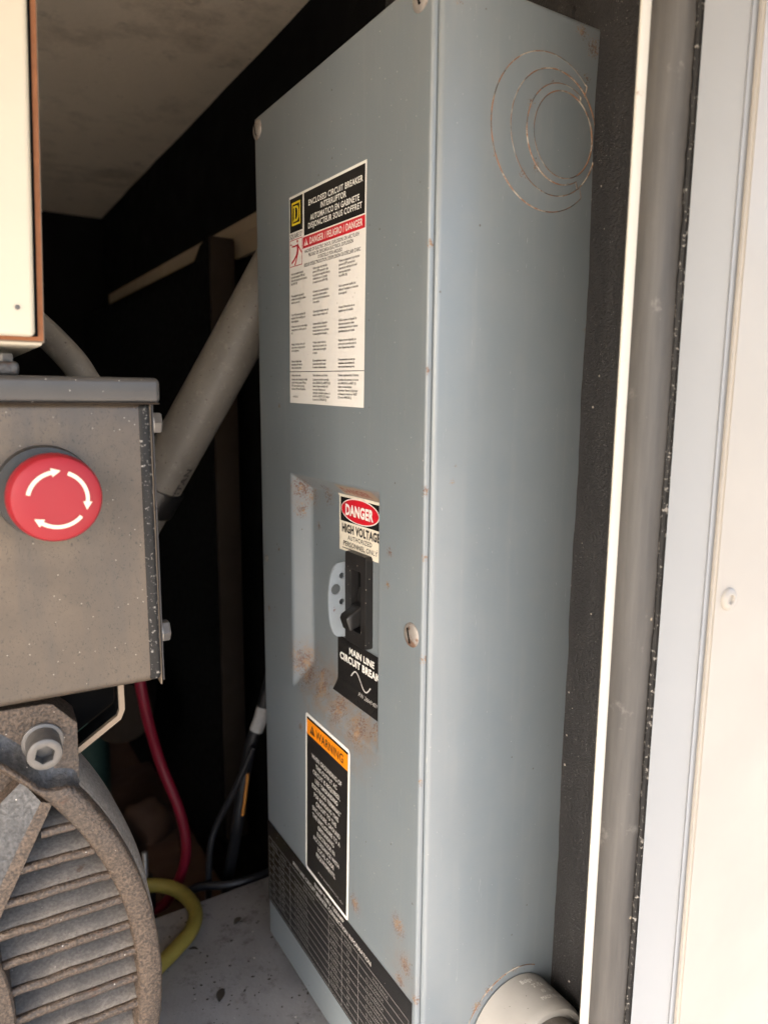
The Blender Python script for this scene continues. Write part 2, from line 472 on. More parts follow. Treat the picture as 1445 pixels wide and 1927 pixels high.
# ------------------------------------------------------------------ outer body panel, jamb, seal
def body():
    t = thing('body_panel', 'white outer body panel with a rivet beside the compartment opening', 'body panel', (.35, -.109, -1.598))
    ys, yb, xo = -.109, -.1067, .0813
    bm = bmesh.new()
    # sheet with the opening: four mitred pieces
    o = [(-1.6, -1.598), (1.1, -1.598), (1.1, .62), (-1.6, .62)]
    i = [(-.85, -.69), (xo, -.69), (xo, .178), (-.85, .178)]
    for y in (ys, yb):
        vo = [bm.verts.new((x, y, z)) for x, z in o]; vi = [bm.verts.new((x, y, z)) for x, z in i]
        for k in range(4): bm.faces.new((vo[k], vo[(k+1) % 4], vi[(k+1) % 4], vi[k]))
        if y == ys: fo, fi = vo, vi
        else:
            for a, b in ((fo, vo), (fi, vi)):
                for k in range(4): bm.faces.new((a[k], a[(k+1) % 4], b[(k+1) % 4], b[k]))
    ed = [e for e in bm.edges if all(abs(v.co.y-ys) < 1e-6 and abs(v.co.x-xo) < 1e-4 for v in e.verts)]
    bmesh.ops.bevel(bm, geom=ed, offset=.0013, segments=3, affect='EDGES')
    fin('outer_skin', bm, 'sky_white', t)
    bm = bmesh.new(); box(bm, -1.6, 1.1, -.1065, 1.7, -1.598, .619)
    bmesh.ops.delete(bm, geom=[f for f in bm.faces if f.calc_center_median().y < -.10], context='FACES')
    fin('outer_shell', bm, 'sky_white', t)
    # jamb return: folded sheet facing the opening, small lip, groove shade made as a dark strip
    prof = [(.0763, -.0858), (.0775, -.0905), (.0800, -.0985), (.0815, -.1033), (.0806, -.1046), (.0826, -.1060), (.105, -.1060), (.105, -.079), (.0860, -.079)]
    bm = bmesh.new(); N = 40; lv = []
    for k in range(N+1):
        z = -.69+.868*k/N; q = .0007*noise.noise(Vector((4, 4, z*6)))
        lv.append([bm.verts.new((x+q, y, z)) for x, y in prof])
    for a, b in zip(lv, lv[1:]):
        for k in range(len(prof)): bm.faces.new((a[k], a[(k+1) % len(prof)], b[(k+1) % len(prof)], b[k]))
    bm.faces.new(lv[0][::-1]); bm.faces.new(lv[-1])
    fin('jamb_return', bm, 'jamb', t, 50)
    bm = bmesh.new(); box(bm, .0441, .0500, -.0805, -.0793, -.69, .158, .0005, 2)
    fin('flange_edge', bm, 'white_edge', t)
    boxo('closing_plate', (.082, .22, -.057, -.0505, -.69, .158), 'black', t)
    bm = bmesh.new()
    tube(bm, [(.0832, -.1070, z) for z in (-.689, .177)], .0013, 8, 0); fin('sealant_bead', bm, 'rubber', t)  # dark bead put in for the shadow line of the groove
    for z in (-.600, -.2826, .034):
        bm = bmesh.new(); lathe(bm, [(.0053, -.0002), (.0052, .0007), (.0045, .0015), (.0031, .0019), (.0023, .0019), (.0018, .0007), (.0004, .0006)], (.0918, -.109, z), (0, -1, 0), 32)
        fin('rivet', bm, 'sky_white', t)
    d = thing('lift_up_door', 'open lift up compartment door above the opening', 'door', (-.35, -.115, .19))  # out of view, added to keep skylight off the upper part
    bm = bmesh.new(); box(bm, -.86, .19, -.600, -.115, -.012, .012, .004, 2)
    for v in bm.verts: v.co.z += .205-(-.115-v.co.y)*.20
    fin('door_leaf', bm, 'rail', d)
    s = thing('weatherstrip', 'grey weathered rubber bulb seal running up the opening beside the white edge', 'seal', (.0745, -.071, -.69))
    bm = bmesh.new(); P = []
    for k in range(70):
        z = -.69+.848*k/69
        P.append((.0744+noise.noise(Vector((0, 3, z*9)))*.0010, -.0703+noise.noise(Vector((5, 3, z*7)))*.0009, z))
    tube(bm, P, .0118, 32, 0, rad=lambda t_: .0118+.0006*noise.noise(Vector((1, 1, t_*14)))); fin('bulb', bm, 'rubber', s)
    bm = bmesh.new(); P = []
    for k in range(200):
        z = -.69+.848*k/199
        P.append((.0776+random.uniform(-.0003, .0003)+noise.noise(Vector((7, 3, z*5)))*.0007, -.0830, z))
    tube(bm, P, .0018, 8, 0, rad=lambda t_: .0018+random.uniform(-.0003, .0003)); fin('edge_trim', bm, 'scuffed', s)
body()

# ------------------------------------------------------------------ enclosed circuit breaker
W_, D_, H_ = .2161, .1084, .6425
RY0, RY1, RZ0, RZ1, RD = .0450, .1628, -.4030, -.2457, .012
def sstep(t):
    t = max(0., min(1., t)); return t
def recess(y, z):
    """depth of the pressed recess in the cover at (y,z)"""
    a = (y-RY0)/.0100; b = (RY1-y)/.0112; c = (z-RZ0)/.0200; d = (RZ1-z)/.0098
    k = .06
    m = min(a, b, c, d)
    if m < -1: return 0.
    s = -k*math.log(sum(math.exp(-q/k) for q in (min(a, 4), min(b, 4), min(c, 4), min(d, 4))))
    # soft clamp 0..1
    e = .035
    lo = e*math.log1p(math.exp(min(40, s/e)))
    v = 1-e*math.log1p(math.exp(min(40, (1-lo)/e)))
    v0 = 1-e*math.log1p(math.exp(1/e))
    return RD*max(0., min(1., (v-v0)/(1-v0)))
def enclosure():
    t = thing('circuit_breaker_enclosure', 'tall grey steel breaker enclosure with pressed cover recess and hazard labels', 'breaker box', (D_/2, W_/2, -H_))
    sidespots = [((.094, 0, -.004), .009), ((.103, 0, -.010), .011), ((.008, 0, -.004), .006), ((.013, 0, -.012), .005), ((.099, 0, -.026), .006), ((.075, 0, -.033), .004), ((.060, 0, -.046), .005),
                 ((.0475, 0, -.062), .003), ((.056, 0, -.080), .006), ((.0655, 0, -.076), .006), ((.0350, 0, -.066), .003), ((.037, 0, -.075), .003), ((.088, 0, -.079), .003), ((.066, 0, -.0960), .003),
                 ((.044, 0, -.5585), .008), ((.053, 0, -.5525), .007), ((.0740, 0, -.5475), .006), ((.108, 0, -.155), .005), ((.016, 0, -.236), .004), ((.018, 0, -.228), .003)]
    bm = bmesh.new(); box(bm, .0034, .114, -.0012, .2173, -H_-.0012, .0012, .0028, 4)
    bmesh.ops.delete(bm, geom=[f for f in bm.faces if f.normal.x < -.99 and f.calc_area() > .01], context='FACES')
    b = fin('body', bm, grey_paint('grey_box_paint', sidespots), t)
    # cover: pressed sheet
    e = [0, .0002, .0005, .0009, .0015, .004]
    y0, y1, z0, z1 = .0008, W_, -H_, 0.
    def axis(lo, hi, f0, f1, st):
        A = [lo+q for q in e]; n = int((f0-A[-1])/.012)+1
        A += [A[-1]+(f0-A[-1])*(i+1)/(n+1) for i in range(n)]
        n = int((f1-f0)/st); A += [f0+(f1-f0)*i/n for i in range(n+1)]
        B = [hi-q for q in reversed(e)]; n = int((B[0]-f1)/.012)+1
        A += [f1+(B[0]-f1)*(i+1)/(n+1) for i in range(n)]
        return A+B
    ys = axis(y0, y1, RY0-.006, RY1+.006, .0009); zs = axis(z0, z1, RZ0-.008, RZ1+.006, .0010)
    bm = bmesh.new(); g = []; rr = .0015
    for y in ys:
        row = []
        for z in zs:
            x = recess(y, z) if (RY0-.02 < y < RY1+.02 and RZ0-.03 < z < RZ1+.02) else 0.
            d = min(y-y0, y1-y, z-z0, z1-z)
            if d < rr: x += rr-math.sqrt(max(0, rr*rr-(rr-d)**2))
            x += .00035*noise.noise(Vector((y*9, z*7, 1)))
            row.append(bm.verts.new((x, y, z)))
        g.append(row)
    for a, c in zip(g, g[1:]):
        for i in range(len(zs)-1): bm.faces.new((a[i], c[i], c[i+1], a[i+1]))
    loop = g[0]+[r[-1] for r in g[1:]]+g[-1][-2::-1]+[r[0] for r in g[-2:0:-1]]
    bk = [bm.verts.new((.0028, v.co.y, v.co.z)) for v in loop]
    for i in range(len(loop)): bm.faces.new((loop[i], loop[(i+1) % len(loop)], bk[(i+1) % len(bk)], bk[i]))
    cs = [((.006, .157, -.2555), .016), ((.008, .150, -.262), .014), ((.006, .158, -.272), .010), ((.008, .128, -.2585), .016), ((.006, .157, -.383), .024), ((.006, .150, -.392), .022),
          ((.006, .128, -.392), .022), ((.004, .100, -.397), .026), ((.002, .072, -.400), .026), ((.002, .055, -.392), .016), ((.010, .135, -.387), .014), ((.012, .143, -.282), .006), ((0, .151, -.43), .008),
          ((0, .071, -.520), .014), ((0, .066, -.552), .012), ((0, .020, -.500), .016), ((0, .012, -.520), .014), ((0, .017, -.534), .010), ((.001, .001, -.24), .005), ((.001, .001, -.275), .004), ((.001, .001, -.18), .004), ((.001, .001, -.12), .004), ((0, .033, -.278), .006), ((0, .035, -.297), .005), ((0, .18, -.20), .004),
          ((.001, .001, -.33), .005), ((.001, .001, -.40), .004), ((.001, .002, -.535), .006), ((0, .205, -.355), .006), ((0, .185, -.305), .004)]
    cov = fin('cover', bm, grey_paint('grey_cover_paint', cs, wash=[((.004, .125, -.394), .040, .55), ((.003, .080, -.398), .042, .6), ((.006, .156, -.378), .018, .5), ((.006, .155, -.262), .018, .35), ((.002, .056, -.402), .016, .6), ((0, .016, -.525), .022, .3)]), t, 60)
    # knock-outs on the near side: raised C-shaped webs and the fine cut rings
    def web(cx, cz, ro, ri, icx, icz, a0, a1, mat='body'):
        n = 60; P = []
        for i in range(n+1):
            a = R(a0+(a1-a0)*i/n); P.append((cx+ro*math.cos(a), cz+ro*math.sin(a)))
        Q = []
        for i in range(n+1):
            a = R(a0+(a1-a0)*i/n); Q.append((icx+ri*math.cos(a), icz+ri*math.sin(a)))
        bm = bmesh.new()
        lv = [[bm.verts.new((x, y, z)) for x, z in L] for L, y in ((P, -.0011), (P, -.00135), ([(p[0]*.985+q[0]*.015, p[1]*.985+q[1]*.015) for p, q in zip(P, Q)], -.00155), ([(p[0]*.02+q[0]*.98, p[1]*.02+q[1]*.98) for p, q in zip(P, Q)], -.00155), (Q, -.00125), (Q, -.0011))]
        for a, c in zip(lv, lv[1:]):
            for i in range(n): bm.faces.new((a[i], a[i+1], c[i+1], c[i]))
        bm.faces.new([l[0] for l in lv]); bm.faces.new([l[-1] for l in lv][::-1])
        return fin('knockout_web', bm, b.data.materials[0], t, 30)
    web(.0725, -.0580, .0380, .0306, .0775, -.0570, 50, 313)
    web(.0822, -.0568, .0243, .0212, .0838, -.0567, 62, 300)
    def ring(cx, cz, r, a0, a1, rad=.00042):
        P = [(cx+r*math.cos(R(a0+(a1-a0)*i/70)), -.00125, cz+r*math.sin(R(a0+(a1-a0)*i/70))) for i in range(71)]
        bm = bmesh.new(); tube(bm, P, rad, 6, 0); fin('knockout_ring', bm, ringm, t)
    k = NT('knockout_cut'); m = k.ramp(k.noise(150, 5, .7), .44, .54)
    k.set('Base Color', k.mix(m, k.mix(k.ramp(k.noise(70, 3), .45, .55), (.06, .055, .05), (.36, .32, .26)), (.20, .095, .045))); k.set('Roughness', .6); ringm = k.m
    ring(.0775, -.0570, .0307, -55, 360-49); ring(.0838, -.0567, .0213, -60, 300); ring(.0725, -.0580, .0381, 50, 313, .0004); ring(.0822, -.0568, .0244, 62, 300, .0004)
    def tick(*P):
        bm = bmesh.new(); tube(bm, [(x, -.00125, z) for x, z in P], .0004, 6, 4); fin('knockout_cut', bm, ringm, t)
    tick((.0970, -.0288), (.0992, -.0300), (.0982, -.0340), (.0976, -.0350)); tick((.0985, -.0858), (.0980, -.0838), (.0970, -.0805))
    tick((.0936, -.0353), (.0950, -.0362), (.0947, -.0385)); tick((.0944, -.0778), (.0950, -.0800), (.0962, -.0820))
    ring(.0722, -.585, .0381, 60, 300, .0004)
    # bottom knock-out round the fitting
    web(.0722, -.585, .0380, .0335, .0722, -.585, 60, 300)
    # cover screws
    for (y, z, r) in ((.2105, -.0085, .0068), (.0105, -.0085, .0068), (.0105, -.319, .0068), (.2080, -.316, .0028)):
        bm = bmesh.new()
        if r > .004:
            lathe(bm, [(r, .0004), (r*.99, -.0004), (r*.85, -.0011), (r*.55, -.0016), (r*.2, -.0019), (.0003, -.0019)], (0, y, z), (1, 0, 0), 32)
            sc = fin('cover_screw', bm, screwm, t)
            bm = bmesh.new(); a = R(72); dy, dz = math.cos(a)*r*.62, math.sin(a)*r*.62
            wv = Vector((0, -dz, dy)).normalized()*.0007
            P = [Vector((-.0022, y-dy, z-dz)), Vector((-.0022, y+dy, z+dz))]
            v = [bm.verts.new(p+s*wv+Vector((dx, 0, 0))) for dx in (0, .0018) for p in P for s in (-1, 1)]
            for q in ((0, 1, 3, 2), (4, 5, 7, 6), (0, 1, 5, 4), (2, 3, 7, 6)): bm.faces.new([v[i] for i in q])
            fin('screw_slot', bm, 'black', sc, 0)
        else:
            lathe(bm, [(r, .0003), (r, -.0003), (r*.8, -.0007), (r*.5, -.0006), (r*.45, .0003), (.0002, .0003)], (0, y, z), (1, 0, 0), 20)
            fin('lead_seal_rivet', bm, 'steel', t)
    return t, cov
def screw_mat():
    k = NT('rusty_plated_screw')
    m = k.ramp(k.math('ADD', k.noise(240, 5, .7), k.ramp(k.n('ShaderNodeSeparateXYZ', {0: k.co}).outputs[2], -.319, -.326, -.06, .16)), .5, .6)
    c = k.mix(k.math('MULTIPLY', m, .8), (.34, .31, .28), (.19, .09, .045))
    k.set('Base Color', c); k.set('Metallic', .45); k.set('Roughness', .45); k.bump(k.noise(500, 3), .3, .0004); return k.m
screwm = screw_mat()
ENC, COVER = enclosure()

# ---- labels on the cover. label frame: u to the right (world -Y), v up, facing -X
def on_cover(y0, zt, rot=0., lift=.0004, follow=False):
    c_, s_ = math.cos(rot), math.sin(rot)
    def f(u, v, extra=0.):
        uu, vv = c_*u-s_*v, s_*u+c_*v
        y, z = y0-uu, zt+vv
        x = -lift-extra + (recess(y, z) if follow else 0.)
        return (x, y, z)
    return f
def sheet(name, f, u0, u1, v0, v1, mat, parent, nu=1, nv=1, lift=0., corner=0., back=None):
    bm = bmesh.new()
    if corner:
        bm.faces.new([bm.verts.new(f(u, v, lift)) for u, v in rrect(u0, u1, v0, v1, corner)])
    else:
        g = [[bm.verts.new(f(u0+(u1-u0)*i/nu, v0+(v1-v0)*j/nv, lift)) for j in range(nv+1)] for i in range(nu+1)]
        for i in range(nu):
            for j in range(nv): bm.faces.new((g[i][j], g[i+1][j], g[i+1][j+1], g[i][j+1]))
    me = bpy.data.meshes.new(name); bm.to_mesh(me); bm.free()
    return link(name, me, mat, parent, 0 if nu == 1 else 60)

def hazard_label():
    W, H = .0995, .1322
    f = on_cover(.1583, -.0653, R(-1.1))
    lab = sheet('hazard_label', f, 0, W, -H, 0, 'paper', ENC)
    lab['label'] = 'white trilingual hazard label with black and red header'
    g = lambda u, v: f(u, v, .00012); g2 = lambda u, v: f(u, v, .0002)
    Y = lambda q: -q*H; X = lambda q: q*W
    p = Print(); p.rect(X(.012), X(.205), Y(.170), Y(.012)); p.rect(X(.225), X(.985), Y(.205), Y(.012)); p.build('black_panel', 'pblack', lab, g)
    p = Print(); p.rect(X(.205), X(.99), Y(.262), Y(.211)); p.build('red_panel', 'pred', lab, g)
    p = Print()                                                       # yellow emblem: square frame round a letter
    p.frame(X(.044), X(.172), Y(.140), Y(.033), .0013)
    p.build('emblem_frame', 'pyellow', lab, g2)
    p = Print(); a, b_, lo, hi = X(.066), X(.150), Y(.123), Y(.050); th = .0017
    p.rect(a, a+.0012, lo, lo+.0012); p.rect(a, a+.0012, hi-.0012, hi)
    p.rect(a+.0012, a+.0012+th, lo, hi)
    arc = []
    for i in range(13):
        an = R(-90+180*i/12); arc.append((a+.0012+th+(b_-a-.0012-th)*math.copysign(abs(math.cos(an))**.6, math.cos(an)), (lo+hi)/2+(hi-lo)/2*math.copysign(abs(math.sin(an))**.75, math.sin(an))))
    inn = [(a+.0012+th+max(0, (q[0]-a-.0012-th))*.62, (lo+hi)/2+(q[1]-(lo+hi)/2)*.72) for q in arc]
    n = len(arc); p.add(arc+inn, [(i, i+1, n+i+1, n+i) for i in range(n-1)])
    p.build('emblem_letter', 'pyellow', lab, g2)
    p = Print()
    cap = .0064
    for s, u0, u1, q in (('ENCLOSED CIRCUIT BREAKER', .290, .962, .077), ('INTERRUPTOR', .455, .775, .110), ('AUTOMATICO EN GABINETE', .315, .925, .146), ('DISJONCTEUR SOUS COFFRET', .287, .955, .180)):
        p.line(s, X(u0), Y(q), .0034, X(u1-u0), bold=.020)
    p.line('DANGER / PELIGRO / DANGER', X(.305), Y(.250), .0040, X(.66), bold=.022)
    p.poly([(X(.225), Y(.251)), (X(.283), Y(.251)), (X(.254), Y(.219))])
    p.build('white_lettering', 'white_print', lab, g2)
    p = Print(); p.poly([(X(.2485), Y(.241)), (X(.2595), Y(.241)), (X(.2575), Y(.228)), (X(.2505), Y(.228))]); p.rect(X(.250), X(.258), Y(.248), Y(.244)); p.build('alert_mark', 'pred', lab, lambda u, v: f(u, v, .00028))
    p = Print(); p.line('SQUARE D', X(.012), Y(.199), .0030, X(.175), bold=.012); p.line('®', X(.192), Y(.187), .0013)
    for s, u0, u1, q in (('HAZARD OF ELECTRIC SHOCK, EXPLOSION, OR ARC FLASH', .235, .925, .285), ('PELIGRO DE DESCARGA ELÉCTRICA, EXPLOSIÓN', .29, .86, .306), ('O DESTELLO POR ARQUEO', .42, .73, .327), ("RISQUE D'ÉLECTROCUTION, D'EXPLOSION OU D'ÉCLAIR D'ARC", .225, .945, .348)):
        p.line(s, X(u0), Y(q), .0021, X(u1-u0), bold=.012)
    p.rect(X(.0), X(1), Y(.8445), Y(.8415))
    p.build('heading_lettering', 'ptext', lab, g)['kind'] = 'stuff'
    cols = (.028, .352, .692)
    paras = [
     (.371, ['•Apply appropriate personal', 'protective equipment (PPE) and', 'follow safe electrical work practices.', 'See NFPA 70E.'], ['•Utilice equipo de protección', 'personal (EPP) apropiado y siga', 'las prácticas de seguridad eléctrica', 'establecidas por su Compañía', '(consulte la norma NFPA 70E).'], ["•Portez un équipement de protection", 'personnel (ÉPP) approprié et', 'observez les méthodes de travail', 'électrique sécuritaire.', 'Voir NFPA 70E.']),
     (.477, ['•This equipment must only be', 'installed and serviced by qualified', 'electrical personnel.'], ['•Solamente el personal eléctrico', 'especializado deberá instalar y', 'prestar servicio de mantenimiento', 'a este equipo.'], ['•Seul un personnel qualifié doit', "effectuer l'installation et l'entretien", 'de cet appareil.']),
     (.568, ['•Turn off all power supplying this', 'equipment before working on or', 'inside equipment.'], ['•Desenergice el equipo antes de', 'realizar cualquier trabajo en él.'], ["•Coupez l'alimentation de cet", "appareil avant d'y travailler."]),
     (.625, ['•Always use a properly rated voltage', 'sensing device to confirm power is', 'off.'], ['•Siempre utilice un dispositivo', 'detector de tensión de valor', 'nominal adecuado para confirmar', 'la desenergización del equipo.'], ['•Utilisez toujours un dispositif de', 'détection de tension à valeur', "nominale appropriée pour s'assurer", "que l'alimentation est coupée."]),
     (.712, ['•Replace all devices, doors, and', 'covers before turning on power', 'to this equipment.'], ['•Vuelva a colocar todos los', 'dispositivos, las puertas y las', 'cubiertas antes de energizar', 'el equipo.'], ['•Replacez tous les dispositifs, les', 'portes et les couvercles avant de', "mettre l'appareil sous tension."]),
     (.866, ['Additional data inside.'], ['Datos adicionales en el interior.'], ["Données supplémentaires à l'intérieur."]),
     (.886, ['Automatic trip is indicated by handle', 'position midway between ON and', 'OFF. Reset breaker by moving', 'handle to OFF then ON position.'], ['La palanca en posición intermedia', 'entre CERRADO (I) y ABIERTO (O)', 'indica el disparo automático del', 'interruptor. Restablezca el', 'interruptor moviendo la palanca a la', 'posición de ABIERTO (O) y luego a', 'la posición de CERRADO (I).'], ['La position de la manette à mi-course', 'entre MARCHE (I) et ARRÊT (O)', 'indique un déclenchement', 'automatique. Réarmer le disjoncteur', 'en déplaçant la manette sur ARRÊT', '(O) puis sur MARCHE (I).'])]
    p = Print()
    for q, *cc in paras:
        for u, L in zip(cols, cc):
            for i, s in enumerate(L): p.line(s, X(u), Y(q+i*.0158), .00142, maxw=X(.300), cond=.76, bold=.016)
    p.line('46074-025-01', X(.05), Y(.972), .0012)
    p.build('small_lettering', 'ptext', lab, g)
    p = Print()
    for u, L in zip(cols, (['Failure to follow these', 'instructions will result in', 'death or serious injury.'], ['El incumplimiento de estas', 'precauciones podrá causar', 'la muerte o lesiones serias.'], ['Si ces précautions ne sont pas', 'respectées, cela entraînera la', 'mort ou des blessures graves.'])):
        for i, s in enumerate(L): p.line(s, X(u), Y(.796+i*.0158), .0013, maxw=X(.29), cond=.86, bold=.03)
    p.build('bold_lettering', 'ptext', lab, g)
    # shock pictogram
    p = Print(); x0, x1, y1, y0 = X(.012), X(.195), Y(.205), Y(.332)
    p.frame(x0, x1, y0, y1, .0004)
    q = lambda a, b: (x0+(x1-x0)*a, y0+(y1-y0)*b)
    p.stroke([q(.62, .80), q(.66, .6), q(.60, .42)], .0026)
    p.stroke([q(.60, .44), q(.36, .24), q(.14, .14)], .0014); p.stroke([q(.62, .42), q(.52, .2), q(.40, .04)], .0014)
    p.stroke([q(.66, .76), q(.82, .6), q(.97, .44)], .0010); p.stroke([q(.60, .76), q(.36, .74), q(.22, .76)], .0010)
    p.poly([q(.62+.06*math.cos(R(a)), .90+.055*math.sin(R(a))) for a in range(0, 360, 30)])
    p.stroke([q(.0, .84), q(.14, .84), q(.18, .74), q(.30, .76)], .0006)
    p.build('shock_pictogram', 'pred', lab, g)
hazard_label()

def danger_label():
    y0, zt = .1124, -.2553; H = .0365; W = .0545
    f = on_cover(y0, zt, 0, .0004, True)
    lab = sheet('danger_label', f, 0, W, -H, .0006, 'paper_old', ENC, 24, 18); lab['label'] = 'small high voltage danger label inside the recess'
    g = lambda u, v: f(u, v, .00014)
    p = Print(); n = 16
    m = 12
    V = [(.0018+(.0502)*i/n, -.0172+.0157*j/m) for i in range(n+1) for j in range(m+1)]
    p.add(V, [(i*(m+1)+j, (i+1)*(m+1)+j, (i+1)*(m+1)+j+1, i*(m+1)+j+1) for i in range(n) for j in range(m)]); p.build('black_panel', 'pblack', lab, g)
    cx, cz = .0265, -.0088
    for nm, a, b, mt, l in (('white_oval', .0236, .0080, 'white_print', .00030), ('red_oval', .0228, .0073, 'pred', .00045)):
        p = Print(); K = 7; N = 48
        V = [(cx+a*q/K*math.cos(2*math.pi*d/N), cz+b*q/K*math.sin(2*math.pi*d/N)) for q in range(1, K+1) for d in range(N)]
        p.add(V, [tuple(range(N))]+[(q*N+d, q*N+(d+1) % N, (q+1)*N+(d+1) % N, (q+1)*N+d) for q in range(K-1) for d in range(N)]); p.build(nm, mt, lab, lambda u, v, l=l: f(u, v, l))
    p = Print(); p.line('DANGER', .0092, -.0122, .0069, .0345, bold=.045); p.build('white_lettering', 'white_print', lab, lambda u, v: f(u, v, .0007))
    p = Print(); p.line('HIGH VOLTAGE', .0036, -.0241, .0055, .0468, bold=.045); p.line('AUTHORIZED', .0112, -.0285, .0030, .0300, bold=.012); p.line('PERSONNEL ONLY', .0055, -.0330, .0032, .0425, bold=.012)
    p.rect(.004, .031, -.0349, -.0344)
    p.build('black_lettering', 'ptext', lab, g)
    # scraped remains of an older sticker on the slope above
    f2 = on_cover(.112, -.2462, 0, .0003, True)
    old = sheet('sticker_residue', f2, .010, .055, -.0080, -.0012, 'residue', ENC, 14, 6)
    p = Print(); p.line('DANGER', .014, -.0062, .0034, .034, bold=.03); p.build('red_lettering', 'pworn', old, lambda u, v: f2(u, v, .0002))
danger_label()

def main_label():
    y0, zt = .1152, -.3520
    f = on_cover(y0, zt, 0, .0004, True)
    lab = sheet('main_line_label', f, 0, .0590, -.0375, .0008, 'pblack', ENC, 24, 24); lab['label'] = 'black main line circuit breaker label curving onto the recess slope'
    g = lambda u, v: f(u, v, .00022)
    p = Print(); p.line('MAIN LINE', .0162, -.0080, .0043, .0316, bold=.042); p.line('CIRCUIT BREAKER', .0034, -.0148, .0048, .0590, bold=.042)
    p.build('white_lettering', 'white_print', lab, g)
    p = Print()
    p.stroke([(.0188+.0245*t/24, -.0225+.0047*math.sin(2*math.pi*t/24)) for t in range(25)], .0009)
    p.line('P/N 26641401', .0295, -.0322, .0024, .0225); p.build('grey_lettering', 'pgrey', lab, g)
main_label()

def warning_label():
    W, H = .0645, .1235
    f = on_cover(.1412, -.4140, R(-1.2))
    lab = sheet('warning_label', f, 0, W, -H, 0, 'paper', ENC, corner=.003); lab['label'] = 'black and orange warning label with white border'
    p = Print(); p.rect(.0025, W-.0025, -H+.0025, -.0025); p.build('black_panel', 'pblack', lab, lambda u, v: f(u, v, .00012))
    p = Print(); p.rect(.0025, W-.0025, -.0155, -.0042); p.build('orange_panel', 'porange', lab, lambda u, v: f(u, v, .0002))
    g = lambda u, v: f(u, v, .00028)
    p = Print(); p.line('WARNING', .0165, -.0131, .0064, .0395, bold=.02); p.poly([(.0075, -.0131), (.0150, -.0131), (.01125, -.0062)]); p.build('black_lettering', 'ptext', lab, g)
    p = Print(); p.rect(.0108, .0117, -.0110, -.0085); p.rect(.0108, .0117, -.0123, -.0116); p.build('alert_mark', 'porange', lab, lambda u, v: f(u, v, .00034))
    p = Print()
    L = ['WHEN GROUNDING OF', 'THIS OUTPUT AC', 'CIRCUIT IS REQUIRED,', 'USE "GROUNDING', 'ELECTRODE TERMINAL"', 'FOR BONDING THIS', 'CIRCUIT TO THE', 'ENCLOSURE. GROUND', 'THE ENCLOSURE TO A', 'GROUNDING', 'ELECTRODE IN', 'ACCORDANCE WITH', 'LOCAL CODE', 'REQUIREMENTS.']
    for i, s in enumerate(L): p.line(s, W/2, -.0305-i*.00562, .0034, align='C', cond=.80, bold=.014)
    p.build('white_lettering', 'pgrey', lab, g)
    p = Print(); p.line('P/N 26642301DC-01', .021, -.1155, .0018, .036); p.build('dim_lettering', 'pdim', lab, g)
warning_label()

def info_band():
    W, H = .2118, .0735
    f = on_cover(.2158, -.5378, R(-.3), .0003)
    lab = sheet('connection_label', f, 0, W, -H, 0, 'pblack', ENC, nu=8, nv=2); lab['label'] = 'black connection information table label across the bottom of the cover'
    g = lambda u, v: f(u, v, .00014)
    p = Print()
    p.line('50AMP THRU 1200AMP', .0865, -.0058, .0032, .0440, bold=.012); p.line('MAIN LINE CIRCUIT BREAKER CONNECTION INFORMATION', .0500, -.0112, .0034, .1160, bold=.012)
    p.build('title_lettering', 'pgrey', lab, g)
    p = Print(); t = .00032
    p.frame(.003, .2090, -.0715, -.0140, t)
    for u in (.0435, .1085, .1275, .1500): p.rect(u, u+t, -.0712, -.0143)
    for i in range(8): p.rect(.0033, .2087, -.0203-i*.0066-t, -.0203-i*.0066)
    p.build('table_rules', 'pdim', lab, g)
    p = Print(); h = .0026
    p.line('BREAKER', .008, -.0188, h); p.line('RATING', .026, -.0188, h); p.line('WIRE RANGE', .068, -.0188, h); p.line('LUG', .111, -.0188, h); p.line('MODEL', .132, -.0188, h); p.line('WIRE RANGE', .168, -.0188, h)
    rnd = random.Random(4)
    for i in range(7):
        v = -.0254-i*.0066
        p.line('%d' % rnd.choice((50, 100, 125, 225, 400, 600)), .010, v, h); p.line('%d AMP' % rnd.choice((100, 225, 400)), .022, v, h)
        p.line('(1) #%d-%d/0 CU-AL' % (rnd.randint(2, 14), rnd.randint(1, 4)), .052, v, h); p.line('AL%dFA' % rnd.randint(50, 400), .111, v, h)
        p.line(('FA', 'KA', 'LA', 'MA', 'PA', 'NA', 'PC')[i], .135, v, h); p.line('(%d) 2/0-%dMCM' % (rnd.randint(1, 3), rnd.choice((350, 500, 600))), .160, v, h)
    p.build('table_lettering', 'pfaint', lab, g)['kind'] = 'stuff'
info_band()

